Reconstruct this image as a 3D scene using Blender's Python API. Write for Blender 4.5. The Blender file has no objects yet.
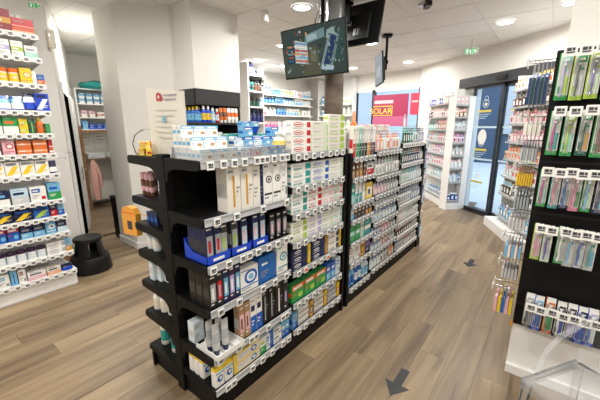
import bpy, math, random
from mathutils import Vector, Matrix
random.seed(7)
SC = bpy.context.scene
COL = SC.collection
PI = math.pi
R = math.radians

# ------------------------------------------------------------------ camera
cd = bpy.data.cameras.new('camera'); cam = bpy.data.objects.new('camera', cd); COL.objects.link(cam)
cd.sensor_width = 36; cd.lens = 19.2; cd.clip_start = .05; cd.clip_end = 200
cam.location = (0, 0, 1.6); cam.rotation_euler = (R(90-12.85), 0, R(37.95))
SC.camera = cam
# ------------------------------------------------------------------ exposure, sky
vs = SC.view_settings; vs.view_transform = 'Standard'; vs.look = 'None'; vs.gamma = 1
vs.use_curve_mapping = False; vs.exposure = 0.2
w = bpy.data.worlds.new('sky'); SC.world = w; w.use_nodes = True
bg = w.node_tree.nodes['Background']; bg.inputs[0].default_value = (.80, .89, 1, 1); bg.inputs[1].default_value = 2.4
LAMP_W = 25.0         # watts of each ceiling downlight
CEIL = 2.98

# ------------------------------------------------------------------ colours
def lin(h):
    v = [int(h[i:i+2], 16)/255 for i in (0, 2, 4)]
    return tuple(c/12.92 if c <= .04045 else ((c+.055)/1.055)**2.4 for c in v)
PAL = dict(white='f2f1ec', offwhite='e6e2d8', cream='e9e0cb', grey='8f9296', lightgrey='c9cbcc', dark='26272a', black='131314',
           charcoal='3a3b3d', red='c4232b', darkred='8e1a22', pink='e08aa6', rose='e9b9c2', magenta='b32a86', orange='e0702a', peach='eeb089',
           gold='cf9a3a', yellow='f1cd2f', lime='a9c94a', green='2f9a4f', darkgreen='1d5c48', teal='2a9a97', mint='9fd6c6', sky='74b7de',
           blue='1f5fb8', royal='1746c8', navy='1b2550', violet='6a4ba3', lilac='b9aedb', brown='6d4a35', tan='b08d6a', paleblue='c3dcea',
           palegreen='cfe3c3', plum='3a2447', steel='a9b0b5', ice='dce8ee')
def col(n): return lin(PAL.get(n, n))

# ------------------------------------------------------------------ materials
def new_mat(name):
    m = bpy.data.materials.new(name); m.use_nodes = True
    nt = m.node_tree; b = nt.nodes['Principled BSDF']
    return m, nt, b
def plain(name, c, rough=.5, metal=0, bump=0, scale=40, var=.04, spec=.5):
    m, nt, b = new_mat(name); c = col(c) if isinstance(c, str) else c
    n = nt.nodes.new('ShaderNodeTexNoise'); n.inputs['Scale'].default_value = scale; n.inputs['Detail'].default_value = 4
    tc = nt.nodes.new('ShaderNodeTexCoord'); nt.links.new(tc.outputs['Object'], n.inputs['Vector'])
    mx = nt.nodes.new('ShaderNodeMix'); mx.data_type = 'RGBA'
    mx.inputs[6].default_value = tuple(v*(1-var) for v in c)+(1,); mx.inputs[7].default_value = tuple(min(1, v*(1+var)) for v in c)+(1,)
    nt.links.new(n.outputs['Fac'], mx.inputs[0]); nt.links.new(mx.outputs[2], b.inputs['Base Color'])
    b.inputs['Roughness'].default_value = rough; b.inputs['Metallic'].default_value = metal; b.inputs['Specular IOR Level'].default_value = spec
    if bump:
        bp = nt.nodes.new('ShaderNodeBump'); bp.inputs['Strength'].default_value = bump; bp.inputs['Distance'].default_value = .002
        nt.links.new(n.outputs['Fac'], bp.inputs['Height']); nt.links.new(bp.outputs[0], b.inputs['Normal'])
    return m
def printed(name, rough, coat=0):
    m, nt, b = new_mat(name)
    a = nt.nodes.new('ShaderNodeAttribute'); a.attribute_name = 'Col'
    nt.links.new(a.outputs['Color'], b.inputs['Base Color'])
    b.inputs['Roughness'].default_value = rough; b.inputs['Coat Weight'].default_value = coat
    return m
def emit(name, strength, c=(1, 1, 1), attr=False):
    m = bpy.data.materials.new(name); m.use_nodes = True; nt = m.node_tree
    nt.nodes.remove(nt.nodes['Principled BSDF'])
    e = nt.nodes.new('ShaderNodeEmission'); e.inputs[1].default_value = strength; e.inputs[0].default_value = tuple(c)+(1,)
    if attr:
        a = nt.nodes.new('ShaderNodeAttribute'); a.attribute_name = 'Col'; nt.links.new(a.outputs['Color'], e.inputs[0])
    nt.links.new(e.outputs[0], nt.nodes['Material Output'].inputs[0])
    return m
def clear(name, tint, gloss=.12, rough=.04, body=.06):
    """thin clear sheet: mostly transparent, some gloss, a little milky body"""
    m = bpy.data.materials.new(name); m.use_nodes = True; nt = m.node_tree
    nt.nodes.remove(nt.nodes['Principled BSDF'])
    t = nt.nodes.new('ShaderNodeBsdfTransparent'); t.inputs[0].default_value = tuple(tint)+(1,)
    g = nt.nodes.new('ShaderNodeBsdfGlossy'); g.inputs['Roughness'].default_value = rough
    d = nt.nodes.new('ShaderNodeBsdfDiffuse'); d.inputs[0].default_value = (.85, .88, .9, 1)
    m1 = nt.nodes.new('ShaderNodeMixShader'); m1.inputs[0].default_value = body
    nt.links.new(t.outputs[0], m1.inputs[1]); nt.links.new(d.outputs[0], m1.inputs[2])
    fr = nt.nodes.new('ShaderNodeLayerWeight'); fr.inputs[0].default_value = gloss
    m2 = nt.nodes.new('ShaderNodeMixShader')
    nt.links.new(fr.outputs['Fresnel'], m2.inputs[0]); nt.links.new(m1.outputs[0], m2.inputs[1]); nt.links.new(g.outputs[0], m2.inputs[2])
    nt.links.new(m2.outputs[0], nt.nodes['Material Output'].inputs[0])
    return m
def wood_mat(name, a, b_, scale=(18, 1.2, 18), rough=.42, rnd=.22):
    m, nt, b = new_mat(name)
    tc = nt.nodes.new('ShaderNodeTexCoord'); mp = nt.nodes.new('ShaderNodeMapping'); mp.inputs['Scale'].default_value = scale
    oi = nt.nodes.new('ShaderNodeObjectInfo')
    ad = nt.nodes.new('ShaderNodeVectorMath'); ad.operation = 'MULTIPLY_ADD'
    ad.inputs[1].default_value = (40, 40, 40)
    nt.links.new(oi.outputs['Random'], ad.inputs[0]); nt.links.new(tc.outputs['Object'], ad.inputs[2])
    nt.links.new(ad.outputs[0], mp.inputs['Vector'])
    n = nt.nodes.new('ShaderNodeTexNoise'); n.inputs['Scale'].default_value = 1.6; n.inputs['Detail'].default_value = 7; n.inputs['Roughness'].default_value = .62
    n.inputs['Distortion'].default_value = .7
    nt.links.new(mp.outputs[0], n.inputs['Vector'])
    n2 = nt.nodes.new('ShaderNodeTexNoise'); n2.inputs['Scale'].default_value = .35; n2.inputs['Detail'].default_value = 3
    nt.links.new(mp.outputs[0], n2.inputs['Vector'])
    av = nt.nodes.new('ShaderNodeMath'); av.operation = 'ADD'
    nt.links.new(n.outputs['Fac'], av.inputs[0]); nt.links.new(n2.outputs['Fac'], av.inputs[1])
    rr = nt.nodes.new('ShaderNodeMapRange'); rr.inputs[1].default_value = .72; rr.inputs[2].default_value = 1.28
    nt.links.new(av.outputs[0], rr.inputs[0])
    mx = nt.nodes.new('ShaderNodeMix'); mx.data_type = 'RGBA'; mx.inputs[6].default_value = col(a)+(1,); mx.inputs[7].default_value = col(b_)+(1,)
    nt.links.new(rr.outputs[0], mx.inputs[0])
    mr = nt.nodes.new('ShaderNodeMapRange'); mr.inputs[3].default_value = 1-rnd; mr.inputs[4].default_value = 1+rnd*.6
    nt.links.new(oi.outputs['Random'], mr.inputs[0])
    hs = nt.nodes.new('ShaderNodeHueSaturation'); nt.links.new(mx.outputs[2], hs.inputs['Color']); nt.links.new(mr.outputs[0], hs.inputs['Value'])
    nt.links.new(hs.outputs[0], b.inputs['Base Color'])
    bp = nt.nodes.new('ShaderNodeBump'); bp.inputs['Strength'].default_value = .15; bp.inputs['Distance'].default_value = .002
    nt.links.new(n.outputs['Fac'], bp.inputs['Height']); nt.links.new(bp.outputs[0], b.inputs['Normal'])
    b.inputs['Roughness'].default_value = rough
    return m

MT = dict(
    wall=plain('wall_paint', 'e8e6e0', .7, bump=.05, scale=120, var=.015),
    tile=plain('ceiling_tile', 'efeeea', .85, bump=.25, scale=220, var=.02),
    tbar=plain('ceiling_grid', 'e2e1dc', .5),
    card=printed('printed_card', .42), gloss=printed('printed_gloss', .22, .3),
    black=plain('black_metal', '0b0b0c', .55, bump=.1, scale=90, var=.1, spec=.22),
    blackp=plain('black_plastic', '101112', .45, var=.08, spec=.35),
    matte=plain('gap_darkness', '060606', 1.0, spec=0),
    white=plain('white_metal', 'ececea', .4, var=.015),
    rail=plain('clear_grey_rail', 'b9bcbf', .25, var=.06),
    greypanel=plain('dark_grey_panel', '2b2c2d', .5, var=.05),
    chrome=plain('steel', 'b5b8bb', .25, metal=1),
    pillar=plain('silver_paint', '9fa4a8', .35, metal=.6),
    plank=wood_mat('vinyl_plank', '5f4d3b', '9f8a6c', (8, .55, 8), .42, .045),
    bark=wood_mat('pillar_wood', '4a4036', '7b6c5c', (3, 3, 10), .6, 0),
    timber=wood_mat('timber', '6e4c31', '94704c', (30, 30, 3), .55, 0),
    subfloor=plain('joint_dark', '5f4f3f', .7),
    glass=clear('door_glass', (.80, .87, .93), .08, .02, .02),
    acrylic=clear('acrylic', (.975, .98, .985), .14, .05, .12),
    thin=clear('acrylic_thin', (.985, .988, .99), .05, .05, .03),
    pvc=clear('blister_clear', (.97, .98, .98), .14, .08, .10),
    screen=emit('screen_feed_sheen', .8, attr=True), lamp=emit('lamp_diffuser', 9.0, (1, .97, .92)),
    frame=plain('dark_frame', '202327', .4), asphalt=plain('pavement', 'd6d6d4', .85, bump=.2), facade=plain('facade', '324a63', .8, var=.3, scale=3), facade2=plain('pale_facade', 'c3ccd4', .8, var=.1, scale=3),
    exit=emit('exit_green', 1.0, lin('6fc894')),
    cloth=plain('coat_cloth', 'd9a79c', .9, bump=.4, scale=60, var=.12),
    kraft=plain('kraft_card', 'b58f63', .8, var=.08),
)

# ------------------------------------------------------------------ mesh builder
class MB:
    def __init__(s): s.v = []; s.f = []; s.c = []
    def face(s, pts, c=(1, 1, 1)):
        n = len(s.v); s.v += [tuple(p) for p in pts]; s.f.append(tuple(range(n, n+len(pts)))); s.c.append(col(c) if isinstance(c, str) else c); return s
    def grid(s, vs_, fs, c):
        n = len(s.v); s.v += [tuple(p) for p in vs_]; cc = col(c) if isinstance(c, str) else c
        for f in fs: s.f.append(tuple(i+n for i in f)); s.c.append(cc)
        return s
    def box(s, x0, x1, y0, y1, z0, z1, c='white'):
        v = [(x0, y0, z0), (x1, y0, z0), (x1, y1, z0), (x0, y1, z0), (x0, y0, z1), (x1, y0, z1), (x1, y1, z1), (x0, y1, z1)]
        return s.grid(v, [(0, 3, 2, 1), (4, 5, 6, 7), (0, 1, 5, 4), (1, 2, 6, 5), (2, 3, 7, 6), (3, 0, 4, 7)], c)
    def cbox(s, x0, x1, y0, y1, z0, z1, c='white', b=.004):
        """box with chamfered vertical and top edges"""
        lo = [(x0+b, y0), (x1-b, y0), (x1, y0+b), (x1, y1-b), (x1-b, y1), (x0+b, y1), (x0, y1-b), (x0, y0+b)]
        cx, cy = (x0+x1)/2, (y0+y1)/2
        def ins(p): return (p[0]+(b if p[0] < cx else -b), p[1]+(b if p[1] < cy else -b))
        v = [(x, y, z0) for x, y in lo]+[(x, y, z1-b) for x, y in lo]+[ins(p)+(z1,) for p in lo]
        f = [tuple(range(7, -1, -1)), tuple(range(16, 24))]
        for k in range(2):
            for i in range(8):
                j = (i+1) % 8; f.append((k*8+i, k*8+j, k*8+8+j, k*8+8+i))
        return s.grid(v, f, c)
    def prism(s, poly, a0, a1, axis='y', c='black'):
        """poly of 2-D points (other two axes in order), extruded along axis"""
        def P(p, a): return {'x': (a, p[0], p[1]), 'y': (p[0], a, p[1]), 'z': (p[0], p[1], a)}[axis]
        n = len(poly); v = [P(p, a0) for p in poly]+[P(p, a1) for p in poly]
        f = [tuple(range(n)), tuple(range(2*n-1, n-1, -1))]+[(i, i+n, (i+1) % n+n, (i+1) % n) for i in range(n)]
        return s.grid(v, f, c)
    def lathe(s, prof, n=12, c='white', cx=0, cy=0, sx=1, sy=1):
        """prof: list of (r, z) or (r, z, colour of the band above)"""
        base = len(s.v)
        for p in prof:
            for i in range(n):
                a = 2*PI*i/n; s.v.append((cx+sx*p[0]*math.cos(a), cy+sy*p[0]*math.sin(a), p[1]))
        for k in range(len(prof)-1):
            cc = prof[k][2] if len(prof[k]) > 2 else c; cc = col(cc) if isinstance(cc, str) else cc
            for i in range(n):
                j = (i+1) % n; s.f.append((base+k*n+i, base+k*n+j, base+k*n+n+j, base+k*n+n+i)); s.c.append(cc)
        c0 = col(c) if isinstance(c, str) else c
        s.f.append(tuple(base+i for i in range(n-1, -1, -1))); s.c.append(c0)
        lc = prof[-1][2] if len(prof[-1]) > 2 else c; lc = col(lc) if isinstance(lc, str) else lc
        s.f.append(tuple(base+(len(prof)-1)*n+i for i in range(n))); s.c.append(lc)
        return s
    def tube(s, pts, r, n=6, c='white'):
        pts = [Vector(p) for p in pts]; base = len(s.v); rs = r if isinstance(r, (list, tuple)) else [r]*len(pts)
        for k, p in enumerate(pts):
            d = (pts[min(k+1, len(pts)-1)]-pts[max(k-1, 0)]).normalized()
            u = d.cross(Vector((0, 0, 1)))
            if u.length < 1e-3: u = d.cross(Vector((0, 1, 0)))
            u.normalize(); v = d.cross(u)
            for i in range(n):
                a = 2*PI*i/n; s.v.append(tuple(p+u*rs[k]*math.cos(a)+v*rs[k]*math.sin(a)))
        cc = col(c) if isinstance(c, str) else c
        for k in range(len(pts)-1):
            for i in range(n):
                j = (i+1) % n; s.f.append((base+k*n+i, base+k*n+j, base+k*n+n+j, base+k*n+n+i)); s.c.append(cc)
        s.f.append(tuple(base+i for i in range(n))); s.c.append(cc)
        s.f.append(tuple(base+(len(pts)-1)*n+i for i in range(n-1, -1, -1))); s.c.append(cc)
        return s
    def front(s, x0, x1, z0, z1, y, c):
        return s.face([(x0, y, z0), (x1, y, z0), (x1, y, z1), (x0, y, z1)], c)
    def oval(s, cx, cz, rx, rz, y, c, n=12):
        return s.face([(cx+rx*math.cos(2*PI*i/n), y, cz+rz*math.sin(2*PI*i/n)) for i in range(n)], c)
    def mesh(s, name, smooth=False):
        m = bpy.data.meshes.new(name); m.from_pydata(s.v, [], s.f); m.update()
        at = m.color_attributes.new('Col', 'FLOAT_COLOR', 'CORNER'); buf = []
        for f, c in zip(s.f, s.c): buf += (list(c)+[1.0])*len(f)
        at.data.foreach_set('color', buf)
        if smooth:
            m.polygons.foreach_set('use_smooth', [True]*len(m.polygons))
            try: m.set_sharp_from_angle(angle=R(40))
            except Exception: pass
        return m

def link(name, mesh, mat, parent=None, loc=(0, 0, 0), rz=0, rot=None):
    o = bpy.data.objects.new(name, mesh); COL.objects.link(o)
    o.location = loc; o.rotation_euler = rot if rot else (0, 0, rz)
    if mesh is not None and mat and not mesh.materials: mesh.materials.append(MT[mat] if isinstance(mat, str) else mat)
    if parent: o.parent = parent
    return o
def build(name, mb, mat, parent=None, loc=(0, 0, 0), rz=0, smooth=False, rot=None):
    return link(name, mb.mesh(name, smooth), mat, parent, loc, rz, rot)
def tag(o, label, cat=None, group=None, kind=None):
    o['label'] = label
    if cat: o['category'] = cat
    if group: o['group'] = group
    if kind: o['kind'] = kind
    return o
def thing(name, label, cat, loc=(0, 0, 0), rz=0, group=None):
    return tag(link(name, None, None, None, loc, rz), label, cat, group)
def struct(name, mb, mat, label, cat, loc=(0, 0, 0), rz=0):
    return tag(build(name, mb, mat, None, loc, rz), label, cat, None, 'structure')

# ================================================================== SETTING
# ---- floor: dark bed with single planks lying on it
E0 = Vector((-1.25, 7.0)); ed = Vector((.78, -.625)).normalized(); EA = math.atan2(ed.y, ed.x)
def beyond(x, y): return (y-E0.y)*ed.x-(x-E0.x)*ed.y > .12
OUTL = [(-9.2, -3.2), (3.2, -3.2), (3.2, 3.5), (-2.55, 8.11), (-2.55, 8.45), (-9.2, 8.45)]
fl = struct('floor', MB().prism(OUTL, -.08, -.006, 'z'), 'subfloor', 'greyish brown wood plank floor', 'floor')
PW, PL = .185, 1.22
pm = MB().cbox(-PW/2+.0004, PW/2-.0004, -PL/2+.0004, PL/2-.0004, -.006, 0, 'white', .0006).mesh('plank'); pm.materials.append(MT['plank'])
fine = []
i = 0
x = -5.1
while x < .75:
    off = [0, .47, .9, .23, .7][i % 5]*PL + random.uniform(-.1, .1); y = -.35-off
    while y < 8.4:
        yc = y+PL/2
        if beyond(x, yc): y += PL; continue
        # keep single planks where the floor shows in the picture, the rest goes to one joined part
        vis = (x > -2.25 and yc > .3 and yc < 7.6 and x < .5) or (x <= -2.25 and -.2 < yc < 3.2)
        if vis: link('plank', pm, None, fl, (x, yc, 0))
        else: fine.append((x, yc))
        y += PL
    x += PW; i += 1
rest = MB()
for (x, y) in fine: rest.cbox(x-PW/2+.0012, x+PW/2-.0012, y-PL/2+.0012, y+PL/2-.0012, -.006, 0, 'white', .0015)
xx = -9.1
k = 0
while xx < -5.15:
    for j in range(-2, 8): rest.cbox(xx-PW/2+.0012, xx+PW/2-.0012, j*PL+(k % 3)*.4-.6, j*PL+(k % 3)*.4-.6+PL-.0024, -.006, 0, 'white', .0015)
    xx += PW; k += 1
for k in range(13):
    for j in range(-2, 5): rest.cbox(.86+k*PW-PW/2+.0012, .86+k*PW+PW/2-.0012, j*PL+(k % 3)*.4-.6, j*PL+(k % 3)*.4-.6+PL-.0024, -.006, 0, 'white', .0015)
rp = build('distant_planks', rest, 'plank', fl); rp['kind'] = 'stuff'

# ---- ceiling: slab, runner bars and lay-in tiles
ce = struct('ceiling', MB().prism(OUTL, CEIL+.03, CEIL+.12, 'z'), 'tbar', 'white suspended ceiling of square tiles in a metal grid', 'ceiling')
TS = .71
tm = MB().box(-TS/2+.012, TS/2-.012, -TS/2+.012, TS/2-.012, CEIL+.004, CEIL+.024).mesh('ceiling_tile'); tm.materials.append(MT['tile'])
b1 = MB().box(-.012, .012, -6, 6, CEIL, CEIL+.008).mesh('runner_bar'); b1.materials.append(MT['tbar'])
b2 = MB().box(-6.2, 6.2, -.012, .012, CEIL+.001, CEIL+.008).mesh('cross_bar'); b2.materials.append(MT['tbar'])
for ix in range(-10, 6):
    for iy in range(-4, 13):
        tx_, ty_ = -1.64+TS*(ix+.5), .9+TS*(iy-1.5)
        if not beyond(tx_-.3, ty_-.3): link('ceiling_tile', tm, None, ce, (tx_, ty_, 0))
    link('runner_bar', b1, None, ce, (-1.64+TS*ix, 2.8, 0))
for iy in range(-5, 12): link('cross_bar', b2, None, ce, (-3, .9+TS*iy, 0))

# ---- walls
def wall_seg(p, q, z0, z1, t=.08, side=1):
    """upright slab from p to q, thickness t to the given side (left of p->q = +1)"""
    p = Vector(p); q = Vector(q); d = (q-p).normalized(); n = Vector((-d.y, d.x))*t*side
    poly = [p, q, q+n, p+n]
    if side < 0: poly = poly[::-1]
    return MB().prism([tuple(v) for v in poly], z0, z1, 'z', 'white')
struct('wall_back', wall_seg((-4.3, -3), (3, -3), -.05, CEIL+.05, .1, -1), 'wall', 'white wall behind the camera', 'wall')
struct('wall_right', wall_seg((3, -3), (3, 4.2), -.05, CEIL+.05, .1, -1), 'wall', 'white wall on the right of the shop', 'wall')
struct('wall_left', wall_seg((-4.23, -3), (-4.23, 1.235), -.05, CEIL+.05, .1, 1), 'wall', 'white wall behind the tall medicine shelves', 'wall')
# column, slanted wall, boxed-out bulkhead over the counter niche
struct('wall_column', MB().prism([(-4.72, 1.86), (-4.2, 1.86), (-3.76, 2.31), (-3.76, 3.1), (-4.2, 3.1), (-4.72, 2.2)], -.02, CEIL+.02, 'z'), 'wall',
       'white column with slanted face beside the passage', 'wall')
struct('baseboard_column', MB().prism([(-4.73, 1.848), (-4.195, 1.848), (-3.75, 2.303), (-3.76, 2.31), (-4.2, 1.86), (-4.73, 1.86)], 0, .09, 'z'), 'white',
       'white baseboard at the foot of the column', 'baseboard')
struct('wall_bulkhead', MB().box(-3.757, -3.4, 2.36, 3.06, 2.045, CEIL+.02), 'wall', 'white boxed-out bulkhead under the ceiling', 'wall')
# back of the pharmacy (left of the long white shelves) and far wall with window
struct('wall_pharmacy', wall_seg((-6.05, 3.1), (-6.05, 8.4), -.05, CEIL+.05, .1, 1), 'wall', 'white wall behind the far white shelves', 'wall')
struct('wall_niche', MB().box(-6.05, -4.2, 3.0, 3.1, -.05, CEIL+.02), 'wall', 'white partition behind the counter niche', 'wall')
WX0, WX1, WZ0, WZ1 = -4.5, -2.72, .5, 2.56
fw = MB().box(-6.1, WX0, 8.3, 8.42, -.05, CEIL+.05).box(WX1, -2.5, 8.3, 8.42, -.05, CEIL+.05).box(WX0, WX1, 8.3, 8.42, -.05, WZ0).box(WX0, WX1, 8.3, 8.42, WZ1, CEIL+.05)
struct('wall_far', fw, 'wall', 'white far wall around the shop window', 'wall')
win = tag(link('window_1', None, None, None, (0, 8.33, 0)), 'shop window with dark mullions behind pink posters', 'window', None, 'structure')
build('pane', MB().box(-4.47, -4.0, 0, .012, WZ0+.04, WZ1-.04), 'glass', win); build('pane', MB().box(-3.93, -2.76, 0, .012, WZ0+.04, WZ1-.04), 'glass', win)
for a, b in ((-4.5, -4.46), (-4.01, -3.92), (-2.77, -2.72)): build('mullion', MB().box(a, b, -.03, .05, WZ0, WZ1), 'frame', win)
build('window_rail', MB().box(-4.46, -2.77, -.03, .05, WZ0, WZ0+.05), 'frame', win); build('window_rail', MB().box(-4.46, -2.77, -.03, .05, WZ1-.05, WZ1), 'white', win)
# entrance wall, at an angle: local x runs along the wall, local -y looks into the shop
ew = MB().box(-1.85, -.02, 0, .12, -.05, CEIL+.05).box(-.02, 2.3, 0, .12, 2.5, CEIL+.05).box(2.3, 6.0, 0, .12, -.05, CEIL+.05)
tag(build('wall_entrance', ew, 'wall', None, (E0.x, E0.y, 0), EA), 'white slanted wall over the automatic entrance', 'wall', None, 'structure')
hd = tag(build('trim_1', MB().box(-.36, 2.35, -.12, -.002, 2.33, 2.5), 'frame', None, (E0.x, E0.y, 0), EA), 'dark header box of the sliding doors', 'door header', None, 'structure')
sns = build('door_sensor', MB().cbox(.55, .75, -.15, -.12, 2.37, 2.44, 'black', .006), 'blackp', hd)
build('sensor_eye', MB().lathe([(.032, 0), (.032, .02), (.02, .035)], 12).box(0, .001, 0, .001, 0, .001), 'blackp', hd, (.72, -.125, 2.42), rot=(R(90), 0, 0))
door = tag(link('door_1', None, None, None, (E0.x, E0.y, 0), EA), 'glass automatic sliding entrance doors with dark frames', 'door', None, 'structure')
for (a, b, yy) in ((-.02, .66, -.06), (.62, 1.32, -.01), (1.30, 2.0, -.06)):
    lf = build('door_leaf', MB().box(a, a+.05, yy, yy+.04, 0, 2.33).box(b-.05, b, yy, yy+.04, 0, 2.33).box(a+.05, b-.05, yy, yy+.04, 0, .07).box(a+.05, b-.05, yy, yy+.04, 2.28, 2.33), 'frame', door)
    build('pane', MB().box(a+.05, b-.05, yy+.015, yy+.025, .07, 2.28), 'glass', lf)
    dk = MB()
    W_, Yl, D_ = 'ice', 'yellow', 'navy'
    for z0 in (1.74, 1.05, .45):                       # stickers: line icon, yellow headline, white lines
        cx = (a+b)/2-.02
        for q in range(20):
            t0, t1 = 2*PI*q/20, 2*PI*(q+1)/20
            for (r0, r1, oz) in ((.062, .072, .27), (.036, .044, .36)):
                dk.face([(cx+r0*math.cos(t0), 0, z0+oz+r0*math.sin(t0)), (cx+r1*math.cos(t0), 0, z0+oz+r1*math.sin(t0)),
                         (cx+r1*math.cos(t1), 0, z0+oz+r1*math.sin(t1)), (cx+r0*math.cos(t1), 0, z0+oz+r0*math.sin(t1))], W_)
        dk.oval(cx, z0+.26, .035, .03, 0, 'cream'); dk.front(cx-.16, cx+.14, z0+.12, z0+.16, 0, 'd9c65a')
        for q in range(3): dk.front(cx-.12, cx+.13-.05*q, z0+.08-.035*q, z0+.09-.035*q, 0, 'paleblue')
        dk.front(cx-.16, cx-.145, z0+.0, z0+.09, 0, 'd9c65a')
    for z0 in (1.58, 1.0): dk.front(a+.05, b-.05, z0, z0+.035, 0, 'paleblue')
    if a < 0: dk.oval(.3, 1.42, .1, .14, -.001, 'white', 16)
    build('door_sticker', dk, 'card', lf, (0, yy+.012, 0))
build('door_track', MB().box(-.05, 2.3, -.1, .06, 0, .012), 'frame', door)
# passage to the back room
struct('wall_passage', wall_seg((-4.24, 1.235), (-7.6, 2.46), -.05, CEIL+.05, .08, 1), 'wall', 'grey-white wall of the passage to the back room', 'wall')
struct('wall_backroom', wall_seg((-7.6, 2.3), (-7.6, 4.2), -.05, CEIL+.05, .08, 1), 'wall', 'far white wall of the back room', 'wall')
struct('wall_backroom_side', wall_seg((-4.72, 2.25), (-7.6, 4.1), -.05, CEIL+.05, .08, 1), 'wall', 'right wall of the back room', 'wall')
pa = Vector((-7.6+4.24, 2.46-1.235)).normalized()
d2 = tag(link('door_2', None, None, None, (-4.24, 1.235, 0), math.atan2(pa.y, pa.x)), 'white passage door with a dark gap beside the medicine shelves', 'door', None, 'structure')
build('gap_shade_panel', MB().box(.36, 1.5, -.012, .0, 0, 2.02), 'matte', d2)  # flat black sheet paints the darkness of the opening, nothing is cut
build('jamb', MB().box(.28, .36, -.03, .0, 0, 2.1), 'white', d2)
lf = build('door_leaf', MB().cbox(1.5, 2.35, -.045, .0, .01, 2.04, 'white', .003), 'white', d2)
build('door_handle', MB().box(1.54, 1.6, -.055, -.045, .8, 1.0).tube([(1.57, -.055, .95), (1.57, -.09, .95), (1.67, -.09, .95)], .008), 'chrome', lf)
# outside: pavement, road and the building across the street
struct('pavement', MB().box(-22, 16, 2.0, 30, -.2, -.1).prism([(-2.5, 8.47), (3.3, 3.85), (16, 3.85), (16, 17), (-22, 17), (-22, 8.47)], -.1, -.02, 'z'), 'asphalt', 'sunlit pavement outside the doors', 'pavement')
fb2 = tag(link('building', None, None, None, (-12, 17, 0)), 'pale building across the street seen through the far window', 'building')
build('facade', MB().box(-9, 7.2, 0, .4, -.1, 8), 'facade2', fb2)
for k in range(4): build('window', MB().box(-6+k*3, -4.6+k*3, -.05, .02, 1.0, 3.6), 'rail', fb2)
fb = tag(link('building', None, None, None, (0, 17, 0)), 'blue-grey building across the street seen through the doors', 'building')
build('facade', MB().box(-4.7, 14, 0, .4, -.1, 8), 'facade', fb)
for k in range(4, 9):
    wd = build('window', MB().box(-14+k*3, -12.4+k*3, -.05, .02, 1.2, 3.4), 'frame', fb); build('pane', MB().box(-13.9+k*3, -12.5+k*3, -.06, -.05, 1.3, 3.3), 'rail', wd)

# ================================================================== LIGHTS
lamp_disc = MB().lathe([(.098, 0), (.098, -.006), (.06, -.012), (.0001, -.014)], 24).mesh('diffuser'); lamp_disc.materials.append(MT['lamp'])
lamp_ring = MB()
for q in range(24):
    t0, t1 = 2*PI*q/24, 2*PI*(q+1)/24
    for (r0, z0, r1, z1) in ((.098, -.010, .12, -.008), (.12, -.008, .124, 0)):
        lamp_ring.face([(r0*math.cos(t0), r0*math.sin(t0), z0), (r0*math.cos(t1), r0*math.sin(t1), z0), (r1*math.cos(t1), r1*math.sin(t1), z1), (r1*math.cos(t0), r1*math.sin(t0), z1)])
lamp_ring = lamp_ring.mesh('ring'); lamp_ring.materials.append(MT['white'])
LAMPS = [(-2.56, 3.32, 'in front of the big hanging screen'), (-.73, 5.44, 'above the aisle near the entrance doors'), (-2.73, 7.33, 'near the far window, right of small screen'),
         (-5.48, 1.96, 'over the passage to the back room'), (-4.03, 7.24, 'far back, above the pink window poster'), (-3.93, 4.56, 'left of the big hanging screen'),
         (-5.14, 5.18, 'above the white perforated upright'), (-5.2, 6.0, 'above the far white wall shelves'), (-2.65, 5.35, 'just below the dark screen back'),
         (-.04, 5.08, 'beside the white pillar at right'), (-2.6, 1.25, 'above the near end of gondola, out of view'), (-.7, 3.3, 'above the aisle, out of view'), (-.7, 1.2, 'just ahead of the camera, out of view'), (-2.6, -.8, 'behind the camera at left, out of view'), (-.7, -.8, 'right behind the camera, out of view'), (1.4, 1.2, 'right of the camera, out of view'), (1.4, -.9, 'behind the camera at right, out of view'), (-3.6, -.9, 'behind the camera by left wall, out of view')]  # out-of-view lamps continue the seen grid, added to light the room
for (x, y, wh) in LAMPS:
    t = thing('ceiling_lamp', 'round white recessed ceiling lamp '+wh, 'ceiling lamp', (x, y, CEIL), 0, 'recessed ceiling lamps')
    link('diffuser', lamp_disc, None, t); link('ring', lamp_ring, None, t)
    ld = bpy.data.lights.new('lamp_light', 'AREA'); ld.shape = 'DISK'; ld.size = .19; ld.energy = LAMP_W; ld.color = (1, .965, .91); ld.spread = R(175)
    lo = bpy.data.objects.new('lamp_light', ld); COL.objects.link(lo); lo.parent = t; lo.location = (0, 0, -.018)

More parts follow.
